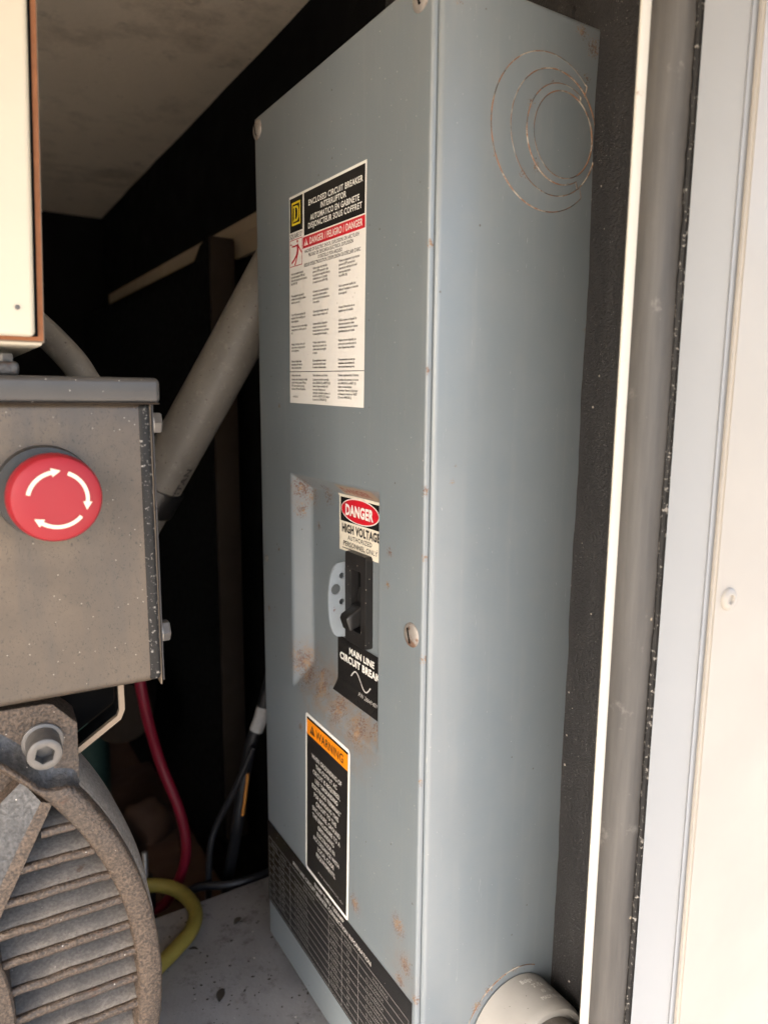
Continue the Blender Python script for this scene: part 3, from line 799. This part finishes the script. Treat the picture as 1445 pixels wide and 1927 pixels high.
# ---- breaker handle, escutcheon and padlock hasp inside the recess
def breaker():
    bm = bmesh.new(); x0, x1 = .0068, .0123
    ya, yb, za, zb = .0705, .0962, -.3485, -.2895; sa, sb, s0, s1 = .0765, .0885, -.3395, -.3000
    plate(bm, rrect(ya, yb, za, zb, .002), [rrect(sa, sb, s0, s1, .0012)], lambda y, z: (x0, y, z), lambda y, z: (x1, y, z))
    ed = [e for e in bm.edges if len(e.link_faces) == 2 and abs(e.link_faces[0].normal.dot(e.link_faces[1].normal)) < .3 and all(abs(v.co.x-x0) < 1e-6 for v in e.verts)]
    bmesh.ops.recalc_face_normals(bm, faces=bm.faces)
    es = fin('breaker_escutcheon', bm, 'breaker', ENC, 30); es['label'] = 'black breaker face with slotted handle opening'
    bv = es.modifiers.new('soft', 'BEVEL'); bv.width = .0007; bv.segments = 2; bv.limit_method = 'ANGLE'; bv.angle_limit = R(50)
    boxo('slot_back', (.0119, .0124, sa-.001, sb+.001, s0-.001, s1+.001), 'black', es)
    bm = bmesh.new(); lathe(bm, [(.0195, -.0042), (.0195, .0042)], (.0300, .0825, -.3190), (0, 1, 0), 48); fin('handle_drum', bm, 'black_plastic', es)
    # toggle: tapered tongue, tip turned down (off)
    bm = bmesh.new()
    sec = [(.0120, -.3270, .0056, .0062), (.0070, -.3285, .0053, .0058), (.0020, -.3306, .0051, .0052), (-.0010, -.3320, .0050, .0049), (-.0020, -.3326, .0044, .0040)]
    rings = []
    for x, z, hy, hz in sec:
        rings.append([bm.verts.new((x+(.0018 if q[1] < 0 else 0), .0825+q[0], z+q[1])) for q in rrect(-hy, hy, -hz, hz, .0014, 4)])
    for a, c in zip(rings, rings[1:]):
        for i in range(len(a)): bm.faces.new((a[i], a[(i+1) % len(a)], c[(i+1) % len(a)], c[i]))
    bm.faces.new(rings[0]); bm.faces.new(rings[-1][::-1])
    fin('toggle_handle', bm, 'black_plastic', es, 40)
    # hasp
    bm = bmesh.new(); out = [(.0118, -.3500), (.0118, -.2995)]
    for i in range(17):
        a = R(90-180*i/16); out.append((.0090-.0092*max(0, math.cos(a))**.7, -.3248+.0250*math.sin(a)))
    plate(bm, out, [circ(.0052, -.3172, .0036), circ(.0096, -.3085, .0021, 16), circ(.0096, -.3260, .0021, 16)], lambda x, z: (x, .1055, z), lambda x, z: (x, .1072, z))
    h = fin('padlock_hasp', bm, grey_paint('hasp_paint', [((.0, .105, -.345), .006), ((.001, .105, -.302), .006), ((.004, .105, -.331), .004), ((.0098, .105, -.309), .004)], (.29, .33, .36)), ENC, 30)
    h['label'] = 'pale grey padlock hasp with three holes beside the handle'
breaker()

# ------------------------------------------------------------------ PVC adapter at the bottom of the near side
def adapter():
    t = thing('conduit_adapter', 'pale grey plastic conduit adapter with raised lettering screwed into the box side', 'conduit fitting', (.0722, -.002, -.618))
    c = (.0722, -.0020, -.585)
    bm = bmesh.new(); lathe(bm, [(.0330, 0), (.0332, .006), (.0335, .026), (.0330, .0290), (.0318, .0302), (.0290, .0304), (.0285, .0290), (.0275, .0288), (.0262, .0288)], c, (0, -1, 0), 72, cap1=True)
    a = fin('body', bm, 'pvc_clean', t, 40)
    bm = bmesh.new(); lathe(bm, [(.0262, .020), (.0262, .0345), (.0250, .0352), (.0246, .0345), (.0240, .030), (.0002, .030)], c, (0, -1, 0), 60); fin('conduit_end', bm, 'pvc', t, 40)
    def wrap(u, v, r=.03365):                       # u round the pipe (metres of arc from the top, +X), v along -Y
        an = math.pi/2-u/r; return (c[0]+r*math.cos(an), c[1]-v, c[2]+r*math.sin(an))
    p = Print()
    for s, u, v, h in (('Bolgo', .0010, .0045, .0030), ('2"-TA', .0060, .0095, .0030), ('10   10', .0090, .0145, .0026), ('MADE IN USA', .0040, .0195, .0026)):
        V, F, w_ = text_geo(s, .0); k = h/.729*.9
        p.add([(u+x*k, v+.0030-y*h) for x, y in V], F)
    p.build('raised_lettering', 'white_print', a, wrap)
adapter()

# ------------------------------------------------------------------ local frame of the generator (turned 3 degrees)
GQ = Vector((-.1655, .0603, 0)); GA = R(-3.0)
def gthing(name, label, cat, at=(0, 0, 0), group=None):
    m = Matrix.Translation(GQ) @ Matrix.Rotation(GA, 4, 'Z')
    o = thing(name, label, cat, m @ Vector(at), False, GA, group); o['_o'] = list(at); return o
def gfin(name, bm, mat, t, smooth=35, root=None):
    at = Vector((root or t)['_o'] if '_o' in (root or t) else (0, 0, 0))
    for v in bm.verts: v.co -= at
    return fin(name, bm, mat, t, smooth)

def control_box():
    t = gthing('control_box', 'dusty black steel control box carrying a red emergency stop button', 'control box', (-.02, .04, -.337))
    at = (-.02, .04, -.337)
    def F(name, bm, mat, par=None, smooth=35):
        for v in bm.verts: v.co -= Vector(at)
        return fin(name, bm, mat, par or t, smooth)
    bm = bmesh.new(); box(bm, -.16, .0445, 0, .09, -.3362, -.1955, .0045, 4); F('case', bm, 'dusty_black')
    # dark painted corner band and folded flange on the right side
    bm = bmesh.new(); box(bm, .0392, .0453, -.0007, .030, -.3350, -.1976, .0022, 3); F('corner_strip', bm, 'scuffed')
    bm = bmesh.new(); box(bm, .0455, .0463, .0035, .045, -.3395, -.1975, .0003, 1); F('folded_flange', bm, 'zinc')
    bm = bmesh.new(); box(bm, .0467, .0478, .0050, .045, -.3380, -.1975, .0003, 1); F('back_flange', bm, 'gloss_black')
    bm = bmesh.new(); box(bm, -.165, .0496, -.0040, .095, -.1972, -.1852, .0026, 4); F('lid', bm, 'lid')
    bm = bmesh.new(); box(bm, -.164, .0490, -.0043, -.0030, -.1976, -.1968, .0002, 1); F('lid_edge', bm, 'brown')
    for z in (-.2068, -.3148):
        bm = bmesh.new(); lathe(bm, [(.0056, 0), (.0056, .0042), (.0050, .0050), (.0003, .0050)], (.0480, .0150, z), (1, 0, 0), 6)
        h = F('hex_bolt', bm, 'steel_dk', None, 30)
        bm = bmesh.new(); lathe(bm, [(.0066, 0), (.0066, .0011)], (.0477, .0150, z), (1, 0, 0), 24); F('washer', bm, 'steel', h)
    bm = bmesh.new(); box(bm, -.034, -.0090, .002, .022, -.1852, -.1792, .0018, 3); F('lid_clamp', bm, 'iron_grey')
    bm = bmesh.new(); lathe(bm, [(.0045, 0), (.0045, .0032), (.004, .0038), (.0002, .0038)], (-.0150, .010, -.1792), (0, 0, 1), 6); F('clamp_nut', bm, 'steel_dk')
    # emergency stop: collar, mushroom head, arrows
    ex, ez = .0005, -.2372
    tl = Vector((.10, -1, -.02)).normalized()
    bm = bmesh.new(); lathe(bm, [(.0206, 0), (.0206, .006), (.0200, .0095), (.0165, .0100), (.0150, .0100)], (ex-.0026, 0, ez+.0010), (0, -1, 0), 56); col = F('stop_button_collar', bm, 'black_plastic')
    bm = bmesh.new(); lathe(bm, [(.0130, .006), (.0140, .012), (.0182, .0135), (.0190, .0155), (.01905, .0200), (.0186, .0228), (.0178, .0243), (.0160, .0252), (.0120, .0257), (.0060, .0260), (.0002, .0260)], (ex-.0020, 0, ez+.0004), tl, 64)
    hd = F('stop_button', bm, 'red', None, 30); hd['label'] = 'red mushroom stop button with three white arrows'
    u, v, d = frame_axis(tl); right = Vector((1, 0, 0)); right = (right-d*right.dot(d)).normalized(); up = d.cross(right); up = up if up.z > 0 else -up
    o0 = Vector((ex-.0020, 0, ez+.0004))
    p = Print(); r0 = .0118
    for a0, a1 in ((167, 100), (68, -8), (-42, -125)):
        P = [(r0*math.cos(R(a0+(a1-a0)*i/16)), r0*math.sin(R(a0+(a1-a0)*i/16))) for i in range(17)]
        p.stroke(P, .0016)
        a = R(a1); tx, ty = math.sin(a), -math.cos(a); cx, cy = P[-1]; nx, ny = math.cos(a), math.sin(a)
        p.poly([(cx+nx*.0019, cy+ny*.0019), (cx+tx*.0036, cy+ty*.0036), (cx-nx*.0019, cy-ny*.0019)])
    hgt = lambda q: .0266-(q/.0160)**2*.0009
    f = lambda a, b: tuple(o0+right*a+up*b+d*hgt(math.hypot(a, b))-Vector(at))
    p.build('rotation_arrows', 'cream_print', hd, f)
    # strap bracket below the box
    t2 = gthing('strap_bracket', 'bent tan zinc strap bracket hanging under the black control box', 'bracket', (.02, .02, -.37))
    P = [(.0278, -.3340), (.0278, -.3545), (.0262, -.3585), (.0070, -.3712), (-.012, -.384)]
    for nm, y0, y1, th, mt in (('strap', .016, .019, .0028, 'zinc'), ('web_plate', .0195, .034, .0012, 'black')):
        bm = bmesh.new(); L = []
        for i, (x, z) in enumerate(P):
            a = Vector(P[max(i-1, 0)]); b = Vector(P[min(i+1, len(P)-1)]); dd = (b-a).normalized(); n_ = Vector((-dd.y, dd.x))*th/2
            L.append([bm.verts.new((x+s*n_.x, y, z+s*n_.y)) for s, y in ((-1, y0), (1, y0), (1, y1), (-1, y1))])
        for a, b in zip(L, L[1:]):
            for k in range(4): bm.faces.new((a[k], a[(k+1) % 4], b[(k+1) % 4], b[k]))
        bm.faces.new(L[0]); bm.faces.new(L[-1])
        for v in bm.verts: v.co -= Vector((.02, .02, -.37))
        fin(nm, bm, mt, t2)
    bm = bmesh.new(); plate(bm, [(-.012, -.384), (.0068, -.3708), (.0264, -.3575), (.0270, -.335), (-.010, -.335)], [], lambda x, z: (x, .036, z), lambda x, z: (x, .038, z))
    for v in bm.verts: v.co -= Vector((.02, .02, -.37))
    fin('side_plate', bm, 'dark_wall', t2)
control_box()

def end_bell():
    at = Vector((-.16, .03, -.66)); CX, CZ = -.160, -.499
    t = gthing('generator_end_bell', 'cast iron generator end bell with horizontal louvers and socket head bolt', 'generator', tuple(at))
    def F(name, bm, mat, par=None, smooth=35):
        for v in bm.verts: v.co -= at
        return fin(name, bm, mat, par or t, smooth)
    def ss(x, a, b): q = max(0, min(1, (x-a)/(b-a))); return q*q*(3-2*q)
    n = 220; angs = [-100+200*i/n for i in range(n+1)]
    ro = lambda a: .1990-.0095*ss(a, 35.5, 39.0)
    ri = lambda a: .1868-.0006*ss(a, 36, 42)
    bm = bmesh.new()
    prof = [('o', 0, .0105), ('o', 0, .0014), ('o', -.0014, 0), ('i', .0014, 0), ('i', 0, .0014), ('i', -.001, .060)]
    lv = []
    for a in angs:
        row = []
        for k, dr, y in prof:
            r = (ro(a) if k == 'o' else ri(a))+dr
            row.append(bm.verts.new((CX+r*math.cos(R(a)), y, CZ+r*math.sin(R(a)))))
        lv.append(row)
    for a, b in zip(lv, lv[1:]):
        for k in range(len(prof)-1): bm.faces.new((a[k], a[k+1], b[k+1], b[k]))
    F('rim', bm, 'iron', None, 50)
    # barrel behind the rim
    bm = bmesh.new(); lv = []
    for a in angs:
        lv.append([bm.verts.new((CX+r*math.cos(R(a)), y, CZ+r*math.sin(R(a)))) for r, y in ((.1925, .0160), (.1985, .0165), (.2003, .020), (.2014, .040), (.1995, .062))])
    for a, b in zip(lv, lv[1:]):
        for k in range(4): bm.faces.new((a[k], a[k+1], b[k+1], b[k]))
    F('barrel', bm, 'louver', None, 50)
    # mounting ear
    bm = bmesh.new()
    ol = [(-.075, -.3400), (-.0081, -.3412), (-.0046, -.3424), (.0057, -.3541), (.0052, -.3822), (.0040, -.386)]
    ol += [(CX+.1885*math.cos(R(a)), CZ+.1885*math.sin(R(a))) for a in (37, 42, 47, 52, 57, 62)]
    plate(bm, ol, [], lambda x, z: (x, .0100, z), lambda x, z: (x, .032, z))
    e = F('mounting_ear', bm, 'iron', None, 30)
    bv = e.modifiers.new('soft', 'BEVEL'); bv.width = .0016; bv.segments = 3; bv.limit_method = 'ANGLE'; bv.angle_limit = R(40)
    # cast fillet where ear meets rim
    bm = bmesh.new(); lv = []
    for a in [34.5+.7*i for i in range(46)]:
        w_ = ss(a, 34.5, 38.0); r0 = ro(a)-.0006
        q = [(0, .0012), (.0014, .0042), (.0032, .0070), (.0056, .0090), (.0090, .0101)]
        lv.append([bm.verts.new((CX+(r0+dr*(.25+.75*w_))*math.cos(R(a)), y, CZ+(r0+dr*(.25+.75*w_))*math.sin(R(a)))) for dr, y in q])
    for a, b in zip(lv, lv[1:]):
        for k in range(4): bm.faces.new((a[k], a[k+1], b[k+1], b[k]))
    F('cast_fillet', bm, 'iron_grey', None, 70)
    # socket head cap screw
    sx, sz = -.0102, -.3600
    bm = bmesh.new(); lathe(bm, [(.0094, 0), (.0094, .0016), (.0088, .0020), (.0001, .0020)], (sx, .0100, sz), (0, -1, 0), 40); F('washer', bm, 'steel_dk')
    bm = bmesh.new(); lathe(bm, [(.0078, 0), (.0079, .0125), (.0075, .0138), (.0064, .0144), (.0048, .0144)], (sx, .0085, sz), (0, -1, 0), 40, cap1=False)
    u, v, d = frame_axis((0, -1, 0))
    rim = [x for x in bm.verts if abs(x.co.y-(.0085-.0144)) < 1e-6 and math.hypot(x.co.x-sx, x.co.z-sz) < .0052]
    rim.sort(key=lambda q: math.atan2(q.co.z-sz, q.co.x-sx))
    def hexr(a, r): k = (a+math.pi/6) % (math.pi/3)-math.pi/6; return r*math.cos(math.pi/6)/math.cos(k)
    hx = []
    for q in rim:
        a = math.atan2(q.co.z-sz, q.co.x-sx)+.25; hx.append((a-.25, hexr(a, .0046)))
    r1 = [bm.verts.new((sx+r*math.cos(a), .0085-.0142, sz+r*math.sin(a))) for a, r in hx]; r2 = [bm.verts.new((sx+r*math.cos(a), .0085-.0075, sz+r*math.sin(a))) for a, r in hx]
    N = len(rim)
    for i in range(N):
        j = (i+1) % N; bm.faces.new((rim[i], rim[j], r1[j], r1[i])); bm.faces.new((r1[i], r1[j], r2[j], r2[i]))
    bm.faces.new(r2)
    F('socket_head_bolt', bm, 'steel_dk', None, 30)
    # spoke
    bm = bmesh.new()
    A = [(-.0135, -.3868), (-.0075, -.3905)]; B = [(-.041, -.4385), (-.0345, -.4420)]
    def q4(pts, y): return [bm.verts.new((x, y, z)) for x, z in pts]
    # wide flank (set back) + narrow front edge
    fl0 = q4([(-.0205, -.3800), (-.0350, -.3930), (-.062, -.430)], .013); fe = q4([(-.0132, -.3868), (-.0225, -.4040), (-.0430, -.4440)], .0015); fr = q4([(-.0082, -.3890), (-.0175, -.4075), (-.0375, -.4480)], .0015); bk = q4([(-.0075, -.3885), (-.0170, -.4078), (-.0370, -.4485)], .034); bl = q4([(-.0210, -.3790), (-.0355, -.3925), (-.0625, -.4295)], .034)
    for a, b in ((fl0, fe), (fe, fr), (fr, bk), (bl, fl0)):
        for i in range(2): bm.faces.new((a[i], a[i+1], b[i+1], b[i]))
    bm.faces.new((fl0[0], fe[0], fr[0], bk[0], bl[0])); bm.faces.new((fl0[2], fe[2], fr[2], bk[2], bl[2]))
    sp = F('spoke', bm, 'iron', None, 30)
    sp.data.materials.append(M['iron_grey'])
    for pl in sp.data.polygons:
        if pl.normal.x < -.15 and pl.normal.y < -.1: pl.material_index = 1  # upturned flank coloured greyer, as if lit by the sky
    # web in the corner beside the spoke, arch above the first louver
    bm = bmesh.new(); plate(bm, [(CX+.188*math.cos(R(a)), CZ+.188*math.sin(R(a))) for a in (36, 42, 50, 58, 66)]+[(-.095, -.43), (-.050, -.4250), (-.020, -.392)], [], lambda x, z: (x, .022, z), lambda x, z: (x, .030, z)); F('corner_web', bm, 'iron', None, 30)
    # louvers: sloping blade with a rolled lip
    for i in range(-1, 9):
        z = -.4202-.0160*i
        xr = CX+math.sqrt(max(0, .1875**2-(z+.004-CZ)**2)); xl = -.060 if i > 0 else (-.030 if i == 0 else -.014)
        if i == -1: xr = .0005
        bm = bmesh.new()
        pr = [(.0580, .0080), (.0300, .0060), (.0190, .0042), (.0110, .0026), (.0070, .0014), (.0050, .0006), (.0042, -.0006), (.0048, -.0020), (.0068, -.0024), (.0130, -.0014), (.0220, .0008), (.0580, .0050)]
        nx = 24; lv = []
        for k in range(nx+1):
            x = xl+(xr-xl)*k/nx; wz = .0006*noise.noise(Vector((x*90, i*7, 2)))
            lift = 0
            lv.append([bm.verts.new((x, y-(lift*.3), z+h+wz+lift*.6)) for y, h in pr])
        for a, b in zip(lv, lv[1:]):
            for k in range(len(pr)): bm.faces.new((a[k], a[(k+1) % len(pr)], b[(k+1) % len(pr)], b[k]))
        bm.faces.new(lv[0]); bm.faces.new(lv[-1])
        lo = F('louver', bm, 'louver', None, 50)
        bm = bmesh.new(); tube(bm, [(xl+(xr+.001-xl)*k/30, .0046, z-.0008+.0006*noise.noise(Vector(((xl+(xr+.001-xl)*k/30)*90, i*7, 2)))) for k in range(31)], .0023, 10, 0); F('louver_lip', bm, 'iron', lo, 60)
    # back plate and hub
    bm = bmesh.new(); lathe(bm, [(.1865, 0), (.1865, .004)], (CX, .062, CZ), (0, -1, 0), 90); F('back_plate', bm, 'louver')
    bm = bmesh.new(); lathe(bm, [(.1290, -.030), (.1290, .0010), (.1280, .0020), (.1180, .0026), (.1165, -.002), (.1150, -.004), (.0002, -.004)], (CX, .002, CZ), (0, -1, 0), 140); F('hub', bm, 'iron')
end_bell()

# ------------------------------------------------------------------ cream cabinet upper left
def cabinet():
    t = thing('cream_cabinet', 'cream steel cabinet with an orange edged gasket above the black control box', 'cabinet', (-.26, .12, -.175))
    t.rotation_euler = (0, 0, 0)
    k = math.tan(R(2.3))
    def sh(bm):
        for v in bm.verts: v.co.x += (v.co.z+.17)*k
    def bx(name, d, mat, bev=0, seg=2):
        bm = bmesh.new(); box(bm, *d, bev, seg); sh(bm); return fin(name, bm, mat, t)
    bx('cover', (-.42, -.1690, .046, .050, -.1695, .10), 'cream', .0022, 4)
    bx('seam', (-.4180, -.1675, .0503, .0535, -.1690, .10), 'black')
    bx('gasket_edge', (-.4190, -.1650, .0538, .0560, -.1706, .10), 'gasket', .0004, 1)
    bx('lip', (-.4190, -.1644, .0563, .0572, -.1712, .10), 'zinc')
    bx('case', (-.4150, -.1650, .0575, .22, -.1725, .10), 'cream', .001)
    for x in (-.1755, -.30):
        bm = bmesh.new(); lathe(bm, [(.0010, 0), (.0010, .0006), (.0002, .0007)], (x, .0460, -.158), (0, -1, 0), 14); sh(bm); fin('cover_pin', bm, 'steel_dk', t)
cabinet()

# ------------------------------------------------------------------ conduits
def conduits():
    a = Vector((-.0715, .350, -.318)); b = Vector((.0520, .255, -.062)); d = (b-a).normalized(); L = (b-a).length
    t = thing('grey_conduit', 'thick dirty grey plastic conduit rising diagonally to the far side of the enclosure', 'conduit', tuple(a))
    bm = bmesh.new(); tube(bm, [a-d*.10, a+d*L*.3, a+d*L*.6, b, b+Vector((.012, -.012, .014))], .0212, 40, 8); p0 = fin('pipe', bm, 'pvc', t, 60)
    bm = bmesh.new(); lathe(bm, [(.0235, -.012), (.0240, -.010), (.0240, .010), (.0235, .012)], a+d*.046, d, 40); fin('coupling_ring', bm, 'black_plastic', t)
    bm = bmesh.new(); lathe(bm, [(.025, 0), (.0265, .003), (.0265, .018), (.022, .024), (.022, .03)], b+Vector((-.002, -.006, .006)), (.3, -.75, .55), 24); fin('connector', bm, 'pvc_clean', t)
    # printed lettering wrapped on the pipe
    cam = Vector((-.20714, -.29084, -.19344)); c0 = a+d*.074
    tow = (cam-c0); tow = (tow-d*tow.dot(d)).normalized(); side = d.cross(tow)
    def wrap(u, v, r=.0214):
        an = R(-62)+v/r; n_ = tow*math.cos(an)+side*math.sin(an)*SGN
        return tuple(c0+d*u+n_*r)
    SGN = 1 if side.z > 0 else -1
    p = Print(); p.line('TITAN', -.0215, 0, .0066, .033, bold=.03); p.build('printed_lettering', 'ptext', p0, wrap)
    t = thing('conduit_elbow', 'smaller grey conduit elbow below the cream cabinet', 'conduit', (-.127, .21, -.20))
    bm = bmesh.new(); tube(bm, [(-.165, .232, -.135), (-.150, .220, -.148), (-.1352, .2074, -.1659), (-.1264, .199, -.1807), (-.121, .195, -.20), (-.120, .195, -.26)], .0088, 24, 10); fin('pipe', bm, 'pvc', t, 60)
conduits()

# ------------------------------------------------------------------ things in the dark at the back
def back():
    t = thing('wall_rail', 'beige angle rail fixed along the dark wall behind the enclosure', 'rail', (.105, .8, -.04))
    boxo('upright_leg', (.1035, .1062, .30, 1.24, -.014, .004), 'rail', t, .0006)
    boxo('lower_leg', (.097, .1032, .30, .52, -.0390, -.0150), 'rail', t, .0006)
    t = thing('partition_board', 'dark partition board with a brown front edge and ragged black top', 'board', (.07, .6, -.86))
    boxo('front_edge', (.0617, .0893, .500, .506, -.745, -.0205), 'brown', t, .001)
    bm = bmesh.new()
    top = [(.506, -.022), (.53, -.026), (.56, -.045), (.60, -.052), (.66, -.050), (.75, -.053), (.86, -.050), (.98, -.045), (1.1, -.040), (1.29, -.04)]
    plate(bm, top+[(1.29, -.855), (.82, -.855), (.62, -.80), (.506, -.745)], [], lambda y, z: (.0600, y, z), lambda y, z: (.0640, y, z)); fin('black_sheet', bm, 'black', t, 20)
    def hose(name, label, cat, pts, r, mat, seg=14, group=None):
        bm = bmesh.new(); tube(bm, pts, r, seg, 10); o = fin(name, bm, mat, None, 80)
        return tag(o, label, cat, group)
    hose('red_hose', 'red rubber hose hanging down behind the control box', 'hose', [(-.072, .355, -.36), (-.067, .349, -.456), (-.053, .355, -.531), (-.036, .347, -.594), (-.033, .347, -.640), (-.046, .362, -.688), (-.062, .372, -.704), (-.10, .38, -.715), (-.16, .39, -.72)], .0050, 'hose_red')
    hose('yellow_hose', 'yellow hose curving across the grey floor', 'hose', [(-.13, .352, -.6535), (-.0905, .348, -.6535), (-.068, .342, -.6535), (-.052, .328, -.6535), (-.0435, .307, -.6535), (-.0430, .285, -.6535), (-.052, .266, -.6535), (-.070, .251, -.6535), (-.093, .236, -.6535), (-.12, .215, -.6535)], .0064, 'hose_yel', 18)
    g = 'black cables behind the enclosure'
    hose('power_cable', 'black cable with a braided sleeve dropping behind the enclosure', 'cable', [(.060, .33, -.44), (.047, .331, -.485), (.041, .331, -.508), (.031, .332, -.532), (.019, .33, -.584), (.014, .332, -.62), (.012, .36, -.70), (.01, .38, -.80)], .0058, 'cable')
    bm = bmesh.new(); tube(bm, [(.0445, .3305, -.4955), (.041, .331, -.508), (.0365, .3315, -.519)], .0068, 16, 6)
    tag(fin('braided_sleeve', bm, 'braid', None, 60), 'white braided sleeve round the black cable', 'sleeve')
    hose('thin_cable', 'thin black cable crossing behind the brown board edge', 'cable', [(.030, .322, -.53), (.012, .33, -.575), (-.003, .339, -.61), (-.011, .339, -.636), (-.014, .340, -.69), (-.014, .35, -.80)], .0032, 'cable', 10)
    hose('floor_cable', 'black cable lying along the edge of the grey floor', 'cable', [(-.04, .352, -.685), (-.025, .335, -.668), (.0, .318, -.664), (.03, .314, -.664), (.06, .322, -.668)], .0042, 'cable', 10)
    hose('orange_wire', 'short orange wire beside the black cable', 'wire', [(.0235, .322, -.556), (.0205, .321, -.575), (.0165, .320, -.597)], .0015, 'orange', 8)
    # far clutter on the lower floor
    bm = bmesh.new(); lathe(bm, [(.02, 0), (.022, .02), (.022, .30), (.02, .31)], (-.066, .66, -.86), (0, 0, 1), 20); tag(fin('green_pipe', bm, 'green', None), 'dull green upright pipe in the dark behind the generator', 'pipe')
    def lump(name, c, s, mat, label, cat, sd):
        bm = bmesh.new(); bmesh.ops.create_icosphere(bm, subdivisions=3, radius=1)
        for v in bm.verts:
            n_ = 1+.35*noise.noise(v.co*1.7+Vector((sd, 0, 0))); v.co = Vector((c[0]+v.co.x*s[0]*n_, c[1]+v.co.y*s[1]*n_, c[2]+v.co.z*s[2]*n_))
        tag(fin(name, bm, mat, None, 80), label, cat)
    lump('crumpled_rag', (-.062, .62, -.80), (.035, .03, .055), 'rag', 'crumpled grey rag in the dark below the green pipe', 'rag', 3)
    lump('rusty_bracket', (.0, .66, -.80), (.045, .03, .045), 'rusty_pan', 'rusty brown casting lying beside the grey rag', 'casting', 8)
    bm = bmesh.new(); lathe(bm, [(.04, 0), (.042, .01), (.042, .12), (.04, .13)], (-.035, .62, -.60), (.3, 1, 0), 28); tag(fin('filter_canister', bm, 'brown', None), 'dim pale canister behind the strap bracket', 'canister')
    bm = bmesh.new(); box(bm, -.30, .055, .40, .86, -.86, -.80, .004); tag(fin('skid_base', bm, 'rusty_pan', None), 'rusty brown skid base on the lower floor', 'skid')
    t = thing('threaded_stud', 'small threaded stud with nut standing behind the louvers', 'stud', (-.066, .372, -.80))
    bm = bmesh.new(); pr = []
    for i in range(16): pr += [(.0030, .135+i*.0018), (.0024, .1359+i*.0018)]
    lathe(bm, pr, (-.066, .372, -.80), (0, 0, 1), 14); fin('thread', bm, 'steel', t)
    bm = bmesh.new(); lathe(bm, [(.0085, 0), (.0085, .120), (.007, .136)], (-.066, .372, -.80), (0, 0, 1), 6); fin('post', bm, 'black_plastic', t)
    # litter on the floor
    spots = [(-.012, .262, .011, 35, 'dry leaf on the floor close behind the enclosure base'), (-.052, .192, .014, 60, 'largest dark dry leaf, in the open middle of the grey floor'), (-.078, .150, .010, 20, 'small dry leaf on the floor beside the louvered casting'),
             (-.056, .2500, .009, 140, 'tiny dry leaf inside the yellow hose loop'), (-.066, .262, .012, 80, 'longer dry leaf inside the yellow hose loop')]
    for i, (x, y, l, a, lb) in enumerate(spots):
        bm = bmesh.new(); n = 8; P = []
        for k in range(n+1):
            q = k/n; P.append((l*(q-.5), .22*l*math.sin(math.pi*q)**.8, .0006+.0010*math.sin(math.pi*q*1.3)))
        up = [bm.verts.new((p[0], p[1], p[2]+.0004)) for p in P]; dn = [bm.verts.new((p[0], -p[1]-1e-5, p[2]*.6+.0004)) for p in P]; md = [bm.verts.new((p[0], 0, p[2]*.3+.0001)) for p in P]
        for k in range(n): bm.faces.new((up[k], up[k+1], md[k+1], md[k])); bm.faces.new((md[k], md[k+1], dn[k+1], dn[k]))
        o = fin('dry_leaf', bm, 'leaf', None, 60); o.location = (x, y, -.6598); o.rotation_euler.z = R(a)
        tag(o, lb, 'leaf', 'dry leaves on the floor')
    bm = bmesh.new(); rnd = random.Random(11)
    for i in range(150):
        x, y = rnd.uniform(-.13, .02), rnd.uniform(.06, .30); s = rnd.uniform(.0003, .0010)
        m = Matrix.Translation((x, y, -.6598)) @ Matrix.Rotation(rnd.uniform(0, 6.3), 4, 'Z') @ Matrix.Diagonal((s*rnd.uniform(.6, 2.2), s, s*.5, 1))
        bmesh.ops.create_cone(bm, cap_ends=True, segments=5, radius1=1, radius2=.5, depth=1, matrix=m)
    o = fin('floor_grit', bm, 'leaf', None, 0); tag(o, 'fine dark grit scattered over the grey floor', 'grit', None, 'stuff')
back()
bpy.data.objects.remove(_to); bpy.data.curves.remove(_cv)
for o in bpy.data.objects:
    for k in ('_w', '_o'):
        if k in o: del o[k]
